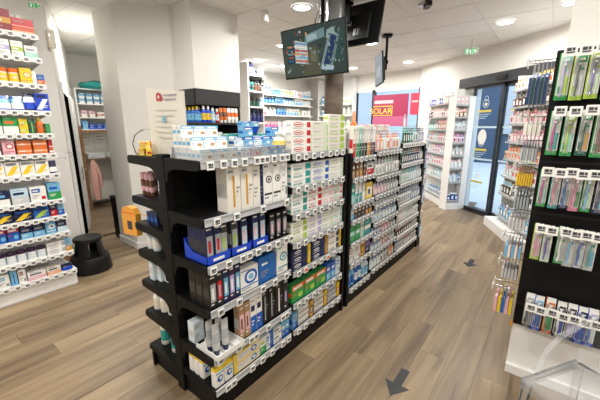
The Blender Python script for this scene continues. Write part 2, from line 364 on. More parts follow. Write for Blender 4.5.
# ================================================================== PRODUCTS
REG = []
def reg(o, look, place, cat, group, order=0, stack=None):
    REG.append((o, look, place, cat, group, order, stack)); return o
ORD = ['leftmost', 'second from left', 'third from left', 'fourth from left', 'fifth from left', 'sixth from left', 'seventh from left', 'eighth from left',
       'ninth from left', 'tenth from left', 'eleventh from left', 'twelfth from left'] 
def nth(i, n):
    if n == 1: return ''
    if i == 0: return 'leftmost'
    if i == n-1: return 'rightmost'
    if i < len(ORD): return ORD[i]
    return 'number %d from left' % (i+1)
def resolve_labels():
    by = {}
    for r_ in REG: by.setdefault((r_[1], r_[2]), []).append(r_)
    for (look, place), L in by.items():
        cols = sorted({round(r_[5], 3) for r_ in L})
        for (o, lk, pl, cat, grp, od, st) in L:
            s = lk+' '+pl
            p = nth(cols.index(round(od, 3)), len(cols))
            if p: s += ', '+p
            mates = [q for q in L if round(q[5], 3) == round(od, 3)]
            if len(mates) > 1 and st is not None:
                st_all = sorted({q[6] for q in mates}); r_ = st_all.index(st); n = len(st_all)
                if n > 1: s += ', '+({0: 'bottom', n-1: 'top'}.get(r_) or (['', 'second', 'third', 'fourth', 'fifth', 'sixth', 'seventh'][r_]+' up'))
            if len(s.split()) > 16: s = s.replace(' from left', '')
            if len(s.split()) > 16: s = s.replace(' with ', ' ').replace(' of right rack', ', right rack').replace(' the ', ' ')
            o['label'] = s; o['category'] = cat; o['group'] = grp

CACHE = {}
def patches(m, w, h, y, style, a, b2='grey'):
    """flat print on the front: u to the right, v up, in fractions of the front"""
    e = .0005
    def P(u0, v0, u1, v1, c, k=1): m.front(-w/2+u0*w, -w/2+u1*w, v0*h, v1*h, y-e*k, c)
    def lines(u0, v0, n=2, c='grey', L=.5):
        for i in range(n): P(u0, v0-i*.09, u0+L-i*.12, v0-i*.09+.035, c, 2)
    if style == 'band': P(0, .36, 1, .62, a); P(.12, .44, .6, .54, 'white', 2); lines(.12, .8, 1, a); lines(.12, .2, 2)
    elif style == 'logo': P(.1, .6, .62, .86, a); P(.16, .68, .5, .76, 'white', 2); lines(.1, .42, 3); P(.66, .12, .92, .34, b2)
    elif style == 'bar': P(.4, .1, .56, .78, a); P(.08, .84, .5, .9, 'grey'); lines(.66, .5, 3, 'grey', .28)
    elif style == 'half': P(0, 0, 1, .46, a); P(.12, .6, .75, .76, b2); lines(.12, .3, 2, 'white'); lines(.12, .88, 1)
    elif style == 'oval': m.oval(-w*.14, h*.55, w*.26, h*.3, y-e, a); m.oval(-w*.14, h*.55, w*.22, h*.22, y-2*e, 'white'); P(.2, .48, .5, .62, a, 3); P(.8, .2, 1, .85, a); lines(.68, .5, 1, a, .1); P(.1, .08, .6, .14, b2)
    elif style == 'edge': P(.74, .15, 1, .9, a); lines(.1, .72, 2, b2, .5); P(.1, .2, .55, .4, a); P(.16, .27, .45, .33, 'white', 2)
    elif style == 'swirl':
        for (r_, c) in ((.3, a), (.2, 'white'), (.12, b2)): m.oval(w*.1, h*.58, w*r_*1.15, w*r_, y-e*(.4-r_)*10, c, 14)
        P(.08, .2, .95, .25, a); lines(.08, .88, 1, a, .4); lines(.08, .12, 1)
    elif style == 'photo': P(.14, .2, .86, .72, a); P(.3, .28, .62, .6, b2, 2); lines(.14, .88, 1, 'white', .6); lines(.14, .12, 1, 'white', .4)
    elif style == 'pill': P(0, .7, 1, 1, a); P(.1, .76, .8, .9, 'white', 2); m.oval(w*.2, h*.32, w*.2, h*.16, y-e, b2); lines(.08, .5, 3, a, .35)
    elif style == 'stripe': P(0, .08, 1, .2, a); P(0, .28, 1, .36, b2); P(0, .46, 1, .52, a); lines(.1, .8, 2)
    elif style == 'label': P(.12, .1, .98, .9, 'offwhite'); m.oval(w*.26, h*.5, w*.12, h*.3, y-2*e, a); m.oval(w*.26, h*.5, w*.07, h*.16, y-3*e, 'white'); lines(.18, .7, 3, 'lilac', .35)
    elif style == 'diag': m.face([(-w*.5, y-e, h*.1), (-w*.1, y-e, h*.1), (w*.45, y-e, h*.7), (w*.05, y-e, h*.7)], a); P(.08, .76, .8, .92, b2); lines(.5, .3, 2, a, .4)
    else: lines(.12, .8, 2); lines(.12, .4, 3)
def carton(w, h, d, base, style='plain', a='grey', b2='grey', look=None, cat='carton', kind='carton'):
    key = ('c', w, h, d, base, style, a, b2)
    if key not in CACHE:
        m = MB(); m.cbox(-w/2, w/2, -d/2, d/2, 0, h, base, min(.0018, w*.05))
        patches(m, w, h, -d/2, style, a, b2)
        e = .0005
        for s in (-1, 1):                                    # printed band and closing flap on both sides
            xs = s*(w/2+e); q = [(xs, -d*.4, h*.3), (xs, d*.4, h*.3), (xs, d*.4, h*.6), (xs, -d*.4, h*.6)]
            m.face(q if s > 0 else q[::-1], a if style in ('band', 'half', 'edge', 'pill', 'diag', 'logo') else 'lightgrey' if base not in ('black', 'navy', 'dark', 'plum') else 'charcoal')
        m.face([(-w*.42, -d*.02, h+e), (w*.42, -d*.02, h+e), (w*.42, d*.02, h+e), (-w*.42, d*.02, h+e)], 'lightgrey' if base not in ('black', 'navy') else 'charcoal')
        me = m.mesh(kind); me.materials.append(MT['card']); CACHE[key] = me
    return dict(mesh=CACHE[key], w=w, h=h, d=d, look=look or ('%s %s with %s print' % (base, kind.replace('_', ' '), a)), cat=cat, name=kind)
def bottle(r_, h, body, cap, band='white', look=None, flat=1, pump=False, kind='bottle'):
    key = ('b', r_, h, body, cap, band, flat, pump)
    if key not in CACHE:
        n = 12; m = MB().lathe([(r_*.92, 0, body), (r_, h*.03, body), (r_, h*.16, band), (r_, h*.56, body), (r_*.98, h*.68, body), (r_*.55, h*.78, body), (r_*.42, h*.8, body)], n, body, 0, 0, 1, flat)
        for z0, c in ((.44, 'grey'), (.36, body)): m.front(-r_*.5, r_*.4, h*z0, h*z0+h*.04, -r_*flat*1.002, c)
        bm_ = m.mesh(kind, True); bm_.materials.append(MT['gloss'])
        c_ = MB().lathe([(r_*.52, h*.79, cap), (r_*.52, h*.97, cap), (r_*.44, h, cap)], 10, cap, 0, 0, 1, max(flat, .75))
        if pump: c_.tube([(0, 0, h), (0, 0, h*1.08), (0, -r_*1.1, h*1.09)], r_*.14, 5, cap)
        cm = c_.mesh('cap', True); cm.materials.append(MT['gloss']); CACHE[key] = (bm_, cm)
    a, b = CACHE[key]
    return dict(mesh=a, kids=[('cap', b)], w=2*r_, h=h, d=2*r_*flat, look=look or '%s bottle with %s cap' % (body, cap), cat='bottle', name=kind)
def jar(r_, h, body, cap, band, look=None):
    key = ('j', r_, h, body, cap, band)
    if key not in CACHE:
        m = MB().lathe([(r_*.95, 0, body), (r_, h*.05, body), (r_, h*.12, band), (r_, h*.62, body), (r_*.96, h*.72, body)], 12, body)
        m.front(-r_*.5, r_*.5, h*.3, h*.42, -r_*1.002, body)
        a = m.mesh('jar', True); a.materials.append(MT['gloss'])
        b = MB().lathe([(r_*.99, h*.72, cap), (r_*.99, h*.97, cap), (r_*.9, h, cap)], 12, cap).mesh('lid', True); b.materials.append(MT['gloss']); CACHE[key] = (a, b)
    a, b = CACHE[key]
    return dict(mesh=a, kids=[('lid', b)], w=2*r_, h=h, d=2*r_, look=look or '%s jar with %s lid' % (body, cap), cat='jar', name='jar')
def tube_pack(w, h, body, cap, band, look=None):
    """squeeze tube standing on its cap"""
    key = ('t', w, h, body, cap, band)
    if key not in CACHE:
        m = MB(); ring = 10; base = []
        secs = [(.18*h, w*.42, w*.42, body), (.24*h, w*.5, w*.46, body), (.4*h, w*.5, w*.4, band), (.7*h, w*.5, w*.22, body), (.95*h, w*.5, w*.06, body), (h, w*.5, w*.05, body)]
        for (z, a, b, c) in secs:
            for i in range(ring): t = 2*PI*i/ring; m.v.append((a*math.cos(t), b*math.sin(t), z))
        for k in range(len(secs)-1):
            for i in range(ring):
                j = (i+1) % ring; m.f.append((k*ring+i, k*ring+j, k*ring+ring+j, k*ring+ring+i)); m.c.append(col(secs[k][3]))
        m.f.append(tuple(range(5*ring, 6*ring))); m.c.append(col(body)); m.f.append(tuple(range(ring-1, -1, -1))); m.c.append(col(body))
        a = m.mesh('tube', True); a.materials.append(MT['gloss'])
        b = MB().lathe([(w*.36, 0, cap), (w*.38, .18*h, cap)], 10, cap).mesh('cap', True); b.materials.append(MT['gloss']); CACHE[key] = (a, b)
    a, b = CACHE[key]
    return dict(mesh=a, kids=[('cap', b)], w=w, h=h, d=w*.9, look=look or '%s tube with %s band' % (body, band), cat='tube', name='tube')
def pouch(w, h, d, body, a, b2, look=None, cat='pouch'):
    key = ('p', w, h, d, body, a, b2)
    if key not in CACHE:
        m = MB(); rows = [(0, .9, 1), (.12, 1, 1), (.5, .98, .8), (.8, .96, .35), (1, .96, .06)]; n = 8
        for (z, sx, sy) in rows:
            for i in range(n):
                t = 2*PI*(i+.5)/n; cx = math.copysign(abs(math.cos(t))**.5, math.cos(t)); cy = math.copysign(abs(math.sin(t))**.5, math.sin(t))
                m.v.append((cx*w/2*sx, cy*d/2*sy, z*h))
        cs = [body, a, b2, body]
        for k in range(4):
            for i in range(n):
                j = (i+1) % n; m.f.append((k*n+i, k*n+j, k*n+n+j, k*n+n+i)); m.c.append(col(cs[k]))
        m.f.append(tuple(range(n-1, -1, -1))); m.c.append(col(body)); m.f.append(tuple(range(4*n, 5*n))); m.c.append(col(body))
        me = m.mesh('pouch'); me.materials.append(MT['gloss']); CACHE[key] = me
    return dict(mesh=CACHE[key], w=w, h=h, d=d, look=look or '%s pouch with %s print' % (body, a), cat=cat, name='pouch')
def hang(w, h, base, a, b2, look=None, d=.016, cat='blister pack', name='blister_pack'):
    """small hanging card with euro-slot tab and moulded blister, origin at the bottom"""
    key = ('h', w, h, base, a, b2, d)
    if key not in CACHE:
        m = MB(); t = .0012
        m.box(-w/2, w/2, -t, 0, 0, h*.9, base)
        m.box(-w*.3, -w*.12, -t, 0, h*.9, h, base); m.box(w*.12, w*.3, -t, 0, h*.9, h, base); m.box(-w*.3, w*.3, -t, 0, h*.955, h, base)
        m.front(-w/2, w/2, h*.68, h*.88, -t-.0004, a); m.front(-w*.35, w*.25, h*.75, h*.81, -t-.0008, 'white')
        m.box(-w*.4, w*.4, -d, -t, h*.08, h*.62, b2)
        m.front(-w*.28, w*.28, h*.16, h*.5, -d-.0004, 'white' if b2 not in ('white', 'offwhite') else a)
        me = m.mesh('blister_pack'); me.materials.append(MT['gloss']); CACHE[key] = me
    return dict(mesh=CACHE[key], w=w, h=h, d=d, look=look or '%s and %s %s' % (base, a, cat), cat=cat, name=name)
def put(sp, x, y, z, rz, place, group, order=0, stack=None, rot=None):
    o = link(sp['name'], sp['mesh'], None, None, (x, y, z), rz, rot)
    for (n, me) in sp.get('kids', ()): link(n, me, None, o)
    return reg(o, sp['look'], place, sp['cat'], group, order, stack)
class Face:
    """front line of a rack: s runs to the right as seen from the front"""
    def __init__(s, O, u): s.O = Vector(O); s.u = Vector(u).normalized(); s.n = Vector((s.u.y, -s.u.x)); s.a = math.atan2(s.u.y, s.u.x)
    def pt(s, t, back=0): p = s.O+s.u*t-s.n*back; return p.x, p.y
def fill(F, s0, s1, z, items, place, group, back=.012, stretch=True, maxh=9):
    """items: (spec, columns, stack, deep) laid left to right, spread over the row"""
    tot = sum(it[0]['w']*it[1] for it in items); n = sum(it[1] for it in items)
    gap = max(.002, ((s1-s0)-tot)/max(1, n)) if stretch else .003
    s = s0+gap/2
    for it in items:
        sp, nc, ns = it[0], it[1], it[2]; deep = it[3] if len(it) > 3 else 1
        for c in range(nc):
            for k in range(ns):
                for q in range(deep):
                    x, y = F.pt(s+sp['w']/2, back+sp['d']/2+q*(sp['d']+.002))
                    pl = place if q == 0 else place+[', one behind', ', two behind', ', three behind'][q-1]
                    put(sp, x, y, z+k*(sp['h']+.0005), F.a+random.uniform(-.015, .015)*(ns == 1), pl, group, s, k if ns > 1 else None)
            s += sp['w']+gap

# price tags shared by every rail
tgm = MB().cbox(-.022, .022, -.006, 0, -.022, .018, 'white', .002).front(-.015, .015, -.013, .011, -.0066, 'lightgrey').front(-.013, .002, -.003, .009, -.0072, 'charcoal').front(-.013, .013, -.011, -.006, -.0072, 'charcoal').front(.005, .013, -.002, .008, -.0072, 'dark').mesh('price_tag')
tgm.materials.append(MT['card'])
tgo = MB().cbox(-.022, .022, -.006, 0, -.022, .018, 'white', .002).front(-.016, .016, -.014, .012, -.0066, 'orange').mesh('price_tag'); tgo.materials.append(MT['card'])

def shelf_board(parent, F, s0, s1, depth, z, mat, rail, tags, lip=.036, base=(0, 0, 0), tilt=0, th=.018):
    """shelf (a part) with rail and price tags (its sub-parts); coordinates local to the rack root at base"""
    loc = F.pt(s0, 0); L = s1-s0
    sh = build('shelf', MB().box(0, L, .004, depth, -th, 0).box(0, L, .0, .012, -th-.012, .0), mat, parent, (loc[0]-base[0], loc[1]-base[1], z), F.a)
    if rail: build('price_rail', MB().box(.002, L-.002, -.006, -.0005, -lip, .004).box(.002, L-.002, -.009, -.006, -lip, -lip+.006).box(.002, L-.002, -.009, -.006, -.003, .004), rail, sh)
    for t in tags: link('price_tag', tgo if t < 0 else tgm, None, sh, (abs(t), -.0095, -.02), 0)
    return sh

# ================================================================== NEAR BLACK GONDOLA
GX0, GX1, GS = -2.0, -1.29, -1.63
FR = Face((GX1, .87), (0, 1)); FL = Face((GX0, 4.3), (0, -1)); FL2 = Face((-1.9, 4.3), (0, -1))
def gondola(name, label, y0, y1, rbays, lshelf, top, ends, GX0=GX0):
    root = thing(name, label, 'display rack', (GS, y0, 0)); B = (GS, y0, 0)
    X = lambda x: x-GS
    build('plinth', MB().box(X(GX0+.03), X(GX1-.012), .02, y1-y0-.02, 0, .105).box(X(GX0+.03), X(GX0+.05), .0, .02, 0, .105), 'black', root)
    build('back_panel', MB().box(-.015, .015, .03, y1-y0-.03, .105, top-.02), 'black', root)
    for yy in [y0]+[b[1] for b in rbays]:
        m = MB().cbox(-.035, .035, yy-y0-.03 if yy > y0 else 0, yy-y0+.012 if yy > y0 else .05, 0, top, 'black', .004)
        for k in range(14): m.box(-.006, .006, yy-y0-.0312 if yy > y0 else -.0012, yy-y0-.03 if yy > y0 else 0, .2+k*.085, .23+k*.085, 'charcoal')
        build('upright', m, 'black', root)
    def arm(sh, z, depth, side):
        # bracket plate: long flat top, belly that curves up into the post
        pts = [(0, .006), (depth-.02, .006), (depth-.004, -.004), (depth, -.025), (depth-.01, -.042), (depth*.5, -.046), (depth*.28, -.05), (depth*.19, -.057), (depth*.13, -.07), (depth*.09, -.09), (depth*.075, -.12), (0, -.12)]
        return pts
    for (b0, b1, zs) in rbays:
        for z, tags in zs:
            sh = shelf_board(root, FR, b0-.87+.012, b1-.87-.012, GX1-GS-.02, z, 'black', 'white' if b0 > 3.4 else 'rail', tags, base=B, lip=.044 if b0 > 3.4 else .036)
            L = b1-b0-.024; dp = GX1-GS-.03
            for xx in (-.008, L-.004):
                # local frame of the shelf: x along the rail, +y towards the spine
                pts = [(dp-p[0], min(p[1], .0)) if False else (dp-p[0], p[1]-.002) for p in arm(sh, z, dp, 1)]
                if z < .2: pts = [(p[0], max(p[1], -.035)) for p in pts]
                build('bracket', MB().prism(pts, xx, xx+.012, 'x'), 'black', sh)
    for (e0, e1) in ends: build('end_panel', MB().cbox(.035, X(GX1+.004), e0-y0, e1-y0, .0, top-.03, 'black', .004), 'black', root)
    for z in lshelf:
        sh = shelf_board(root, FL if GX0 < -1.95 else FL2, 4.3-y1+.02, 4.3-y0-.005, GS-GX0-.02, z, 'black', None, [], base=B)
        L = y1-y0-.025; dp = GS-GX0-.03
        pts = [(dp-p[0], p[1]-.002) for p in arm(sh, z, dp, 1)]
        if z < .2: pts = [(p[0], max(p[1], -.035)) for p in pts]
        build('bracket', MB().prism(pts, L-.012, L+.005, 'x'), 'black', sh)
    return root
def tg(*a): return [x for x in a]
def spread(L, n, j=.012): return [max(.03, min(L-.03, (i+.5)*L/n+random.uniform(-j, j))) for i in range(n)]
Z1 = [1.44, 1.155, .905, .655, .365, .165]
b1t = [[.05, .13, .20, .27, .36, .40, .44, .50, .57, .62], [.07, .20, .40, .61], [.03, .13, .23, .28, .35, .44, .52, .60, .65], [.06, .19, .38, .49, .60], [.04, .17, .27, .31, .42, .56, .60], [.08, .12, .27, .36, .45, .56, .62]]
Z2 = [1.43, 1.215, 1.03, .83, .62, .375, .165]
g1 = gondola('gondola', 'long black double-sided gondola full of dental products, nearest the camera', .88, 2.275,
             [(.88, 1.56, list(zip(Z1, b1t))), (1.56, 2.245, [(z, [(-x if (z == .62 and i in (1, 4)) else x) for i, x in enumerate(spread(.66, 7))]) for z in Z2])],
             [1.435, 1.19, 1.02, .84, .63, .41, .15], 1.46, [(2.246, 2.275)])
Z3 = [1.35, 1.175, .945, .80, .59, .395, .15]
Z4 = [1.37, 1.13, .95, .85, .67, .52, .37, .17]
Z5 = [1.42, 1.195, .97, .72, .505, .35, .17]
g2 = gondola('gondola', 'far black gondola of toothbrush cards behind the near one', 2.33, 4.36,
             [(2.365, 2.82, [(z, spread(.43, 5, .006)) for z in Z3]), (2.82, 3.47, [(z, spread(.62, 7, .006)) for z in Z4]), (3.47, 4.22, [(z, spread(.72, 10, .004)) for z in Z5])],
             [1.19, .84, .41, .15], 1.42, [(2.33, 2.364), (4.222, 4.36)], -1.9)

G1 = 'products on the near gondola'
pn = ['on near bay top shelf', 'on near bay second shelf', 'on near bay third shelf', 'on near bay fourth shelf', 'on near bay fifth shelf', 'on near bay bottom shelf']
# --- shelf 2: tall white cartons with gold bars
c_gold = carton(.09, .25, .09, 'offwhite', 'bar', 'gold', look='tall white carton with gold bar')
c_slim = carton(.055, .25, .09, 'offwhite', 'plain', look='slim tall white carton with grey lettering')
c_dot = carton(.075, .245, .09, 'white', 'swirl', 'charcoal', 'charcoal', look='tall white carton with black dot')
c_wht = carton(.06, .24, .09, 'white', 'logo', 'lightgrey', look='tall plain white carton')
fill(FR, .185, .67, Z1[1], [(c_gold, 2, 1), (c_slim, 1, 1), (carton(.022, .245, .09, 'navy', 'plain', look='thin navy carton'), 1, 1), (c_dot, 2, 1), (c_wht, 1, 1)], pn[1], G1)
# --- shelf 3: blue trays with packs
for k, (s0, L, lk) in enumerate([(.034, .155, 'leftmost'), (.195, .15, 'second'), (.355, .13, 'rightmost')]):
    x, y = FR.pt(s0, .014)
    t = build('display_tray', MB().prism([(0, 0), (.2, 0), (.2, .11), (.195, .115), (.192, .006), (.004, .006), (.004, .045), (0, .045)], 0, .003, 'x', 'royal')
              .prism([(0, 0), (.2, 0), (.2, .11), (.12, .05), (0, .045)], 0, .003, 'x', 'royal').prism([(0, 0), (.2, 0), (.2, .11), (.12, .05), (0, .045)], L-.003, L, 'x', 'royal')
              .box(0, L, 0, .003, 0, .045, 'royal').box(0, L, 0, .2, 0, .003, 'royal').box(0, L, .197, .2, 0, .11, 'royal').front(L*.25, L*.72, .014, .03, -.0006, 'white'), 'card', None, (x, y, Z1[2]), FR.a)
    tag(t, 'bright blue cardboard display tray on third shelf of near bay, '+lk, 'tray', 'blue display trays')
p_a = carton(.05, .205, .017, 'navy', 'photo', 'steel', 'red', look='navy brush pack with grey picture', cat='brush pack', kind='brush_pack')
p_b = carton(.05, .20, .017, 'charcoal', 'photo', 'steel', 'lime', look='charcoal brush pack with green tip', cat='brush pack', kind='brush_pack')
p_c = carton(.05, .2, .017, 'navy', 'photo', 'paleblue', 'rose', look='navy brush pack with pale picture', cat='brush pack', kind='brush_pack')
for k, (s, sp, deep) in enumerate([(.066, p_a, 8), (.12, p_a, 2), (.158, p_b, 2), (.232, p_b, 2), (.303, p_c, 2), (.39, p_c, 2), (.45, p_c, 2)]):
    for q in range(deep):
        x, y = FR.pt(s, .034+q*.0195); put(sp, x, y, Z1[2]+.004, FR.a, pn[2] if q == 0 else pn[2]+', '+['', 'just behind the front', 'third deep', 'fourth deep', 'fifth deep', 'sixth deep', 'seventh deep', 'eighth deep'][q], G1, s)
bk = carton(.045, .18, .03, 'black', 'photo', 'grey', 'rose', look='black accessory pack with grey picture', cat='brush pack', kind='brush_pack')
fill(FR, .49, .67, Z1[2], [(bk, 3, 1)], pn[2], G1)
# --- shelf 4
k1 = carton(.045, .2, .06, 'black', 'photo', 'steel', 'white', look='black toothbrush box with white handles', cat='brush pack', kind='brush_pack')
k2 = carton(.04, .205, .06, 'dark', 'photo', 'red', 'steel', look='dark box with red picture', cat='brush pack', kind='brush_pack')
k3 = carton(.04, .205, .06, 'navy', 'photo', 'sky', 'white', look='navy box with light blue picture', cat='brush pack', kind='brush_pack')
k4 = carton(.04, .205, .06, 'plum', 'photo', 'lilac', 'white', look='plum box with lilac picture', cat='brush pack', kind='brush_pack')
fill(FR, .034, .23, Z1[3], [(k1, 1, 1, 3), (k2, 1, 1), (k3, 1, 1), (k4, 1, 1), (k3, 1, 1)], pn[3], G1)
fill(FR, .235, .39, Z1[3], [(carton(.15, .15, .08, 'white', 'swirl', 'blue', 'sky', look='white carton with blue swirl'), 1, 1)], pn[3], G1)
fill(FR, .39, .55, Z1[3], [(carton(.152, .17, .08, '1f63b0', 'logo', '1f63b0', '1f63b0', look='solid blue carton with white lettering'), 1, 1)], pn[3], G1)
fill(FR, .55, .67, Z1[3], [(carton(.105, .2, .08, 'white', 'swirl', 'teal', 'sky', look='tall white carton with teal swirl'), 1, 1)], pn[3], G1)
# --- shelf 5
x, y = FR.pt(.03, .0)
tr = build('display_tray', MB().box(0, .19, -.03, .17, 0, .006).box(0, .19, -.03, -.026, .006, .03).box(0, .004, -.026, .17, .006, .03).box(.186, .19, -.026, .17, .006, .03).box(.06, .063, -.026, .17, .006, .026).box(.125, .128, -.026, .17, .006, .026), 'white', None, (x, y, Z1[4]), FR.a)
tag(tr, 'white plastic compartment tray on fifth shelf of near bay', 'tray')
tb = tube_pack(.046, .19, 'lightgrey', 'navy', 'steel', look='grey tube on navy cap'); 
for k, (s, b) in enumerate([(.06, .02), (.123, .02), (.06, .075), (.123, .075)]):
    x, y = FR.pt(s, b); put(tb, x, y, Z1[4]+.007, FR.a, 'in the white tray'+(', back row' if k > 1 else ', front row'), G1, s)
fill(FR, .034, .12, Z1[4], [(carton(.07, .13, .06, 'ice', 'plain', look='pale carton behind the white tray'), 1, 1)], pn[4], G1, back=.2)
fill(FR, .15, .31, Z1[4]+.007, [(carton(.042, .2, .05, 'tan', 'photo', 'rose', 'brown', look='beige box with brown picture'), 1, 1)], pn[4], G1) if False else None
fill(FR, .222, .31, Z1[4], [(carton(.04, .225, .05, 'tan', 'photo', 'rose', 'brown', look='beige box with brown picture'), 2, 1)], pn[4], G1)
fill(FR, .31, .415, Z1[4], [(carton(.048, .235, .06, 'white', 'half', 'blue', 'navy', look='white box with blue base'), 2, 1)], pn[4], G1)
fill(FR, .41, .67, Z1[4], [(carton(.055, .245, .06, 'black', 'bar', 'steel', look='tall black box with silver brush'), 2, 1), (carton(.075, .25, .06, 'black', 'bar', 'white', look='tall black box with white brush'), 1, 1), (carton(.05, .24, .06, 'dark', 'photo', 'charcoal', 'lilac', look='dark box with lilac mark'), 1, 1)], pn[4], G1)
# --- shelf 6
def ytop():
    m = MB().cbox(-.032, .032, -.022, .022, 0, .1, 'white', .006).oval(0, .05, .02, .022, -.0226, 'blue', 12).oval(.004, .052, .011, .012, -.023, 'ice', 10).front(-.028, .028, .082, .092, -.0226, 'sky')
    a = m.mesh('bottle'); a.materials.append(MT['gloss'])
    c = MB().cbox(-.032, .032, -.022, .022, .1, .122, 'yellow', .006).lathe([(.014, .122), (.014, .145), (.011, .148)], 10, 'yellow').mesh('cap'); c.materials.append(MT['gloss'])
    return dict(mesh=a, kids=[('cap', c)], w=.064, h=.148, d=.044, look='white bottle with yellow top', cat='bottle', name='bottle')
yb = ytop()
for k, (s, b) in enumerate([(.068, .035), (.134, .035), (.068, .15), (.134, .15), (.068, .2), (.134, .2), (.068, .25)]):
    x, y = FR.pt(s, b); o = put(yb, x, y, Z1[5], FR.a, pn[5]+('' if b < .1 else ', middle row' if b < .17 else ', third row' if b < .22 else ', back row'), G1, s)
fill(FR, .168, .38, Z1[5], [(carton(.21, .062, .06, 'f0d35a', 'label', 'blue', 'white', look='yellow carton with white panel and blue oval'), 1, 2)], pn[5], G1)
fill(FR, .382, .51, Z1[5], [(carton(.055, .11, .05, 'white', 'half', 'green', 'lime', look='white pack with green base'), 1, 1), (carton(.04, .11, .05, 'ice', 'logo', 'blue', look='pale pack with blue label'), 1, 1), (carton(.03, .12, .05, 'blue', 'plain', look='narrow blue carton'), 1, 1)], pn[5], G1)
fill(FR, .51, .67, Z1[5], [(carton(.08, .055, .06, 'white', 'logo', 'navy', look='white carton with navy label'), 1, 2), (carton(.04, .115, .05, 'sky', 'half', 'blue', 'white', look='light blue pack'), 2, 1)], pn[5], G1)

# --- bay 2: stacked toothpaste cartons
pb = ['on the top shelf of second bay', 'on the second shelf of second bay', 'on the third shelf of second bay', 'on the fourth shelf of second bay', 'on the fifth shelf of second bay', 'on the sixth shelf of second bay', 'on the bottom shelf of second bay']
S0, S1 = .705, 1.368
def tp(h, style, a, b2, look, w=.19, base='white'): return carton(w, h, .05, base, style, a, b2, look=look)
fill(FR, S0, S1, Z2[0], [(tp(.052, 'oval', 'red', 'grey', 'white toothpaste carton with red oval', .2), 1, 4), (tp(.052, 'edge', 'palegreen', 'grey', 'white toothpaste carton with pale green block', .19, 'offwhite'), 1, 4), (tp(.052, 'edge', 'lime', 'grey', 'white toothpaste carton with lime block', .22, 'offwhite'), 1, 5)], pb[0], G1)
for k in range(3):
    x, y = FR.pt(S0+.05+k*.05, .15); put(bottle(.019, .205, 'white', 'white', 'lightgrey', look='slim white bottle'), x, y, Z2[0], FR.a, 'behind red oval cartons of second bay', G1, k)
fill(FR, S0, S1, Z2[1], [(tp(.05, 'edge', 'teal', 'grey', 'white carton with teal end', .2), 1, 3), (tp(.05, 'oval', 'blue', 'green', 'white carton with blue oval', .22), 1, 3), (tp(.05, 'edge', 'palegreen', 'grey', 'white carton with pale green end', .2), 1, 3)], pb[1], G1)
fill(FR, S0, S1, Z2[2], [(tp(.05, 'edge', 'teal', 'sky', 'white carton with broad teal end', .17), 1, 3), (tp(.05, 'edge', 'red', 'darkred', 'white carton with red end', .18), 1, 3), (tp(.05, 'edge', 'rose', 'red', 'white carton with pink end', .15), 1, 3), (tp(.05, 'logo', 'mint', 'red', 'white carton with red corner', .15, 'offwhite'), 1, 3)], pb[2], G1)
fill(FR, S0, S1, Z2[3], [(tp(.047, 'edge', 'lime', 'lime', 'white carton with lime end', .17), 1, 3), (tp(.047, 'edge', 'lilac', 'violet', 'white carton with lilac end', .18), 1, 3), (tp(.047, 'edge', 'palegreen', 'green', 'white carton with soft green end', .16), 1, 3), (tp(.047, 'edge', 'mint', 'grey', 'white carton with mint end', .14), 1, 3)], pb[3], G1)
fill(FR, S0, S1, Z2[4], [(tp(.05, 'oval', 'navy', 'white', 'navy carton with white oval', .17, 'navy'), 1, 3), (carton(.03, .15, .05, 'yellow', 'plain', look='narrow yellow carton'), 1, 1), (tp(.05, 'oval', '2a3570', 'white', 'dark blue carton with white oval', .17, 'navy'), 1, 3), (carton(.03, .15, .05, 'gold', 'plain', look='narrow gold carton'), 1, 1), (tp(.05, 'edge', 'navy', 'yellow', 'white carton with navy end', .15), 1, 3), (carton(.025, .15, .05, 'yellow', 'plain', look='narrow bright yellow carton'), 1, 1)], pb[4], G1)
cg = carton(.135, .13, .06, 'green', 'pill', 'orange', 'lime', look='green and orange carton')
fill(FR, S0, S1, Z2[5], [(cg, 3, 1), (carton(.06, .14, .05, 'blue', 'half', 'sky', 'white', look='blue carton with light base'), 2, 1), (carton(.07, .15, .05, 'ice', 'logo', 'blue', look='pale blue and white carton'), 1, 1)], pb[5], G1)
fill(FR, S0, S1, Z2[6], [(carton(.05, .12, .05, 'sky', 'half', 'blue', look='sky blue carton'), 1, 1), (carton(.12, .043, .05, 'white', 'stripe', 'brown', 'grey', look='white carton with brown stripes'), 1, 3), (carton(.04, .13, .05, 'gold', 'photo', 'brown', 'cream', look='gold carton with brown picture'), 1, 1), (carton(.12, .043, .05, 'offwhite', 'stripe', 'grey', 'brown', look='off-white carton with grey stripes'), 1, 3), (carton(.035, .13, .05, 'yellow', 'half', 'gold', look='yellow narrow carton'), 1, 1), (carton(.12, .043, .05, 'lightgrey', 'stripe', 'charcoal', 'grey', look='grey carton with dark stripes'), 1, 3), (carton(.035, .13, .05, 'yellow', 'band', 'orange', look='yellow narrow carton with orange band'), 1, 1)], pb[6], G1)

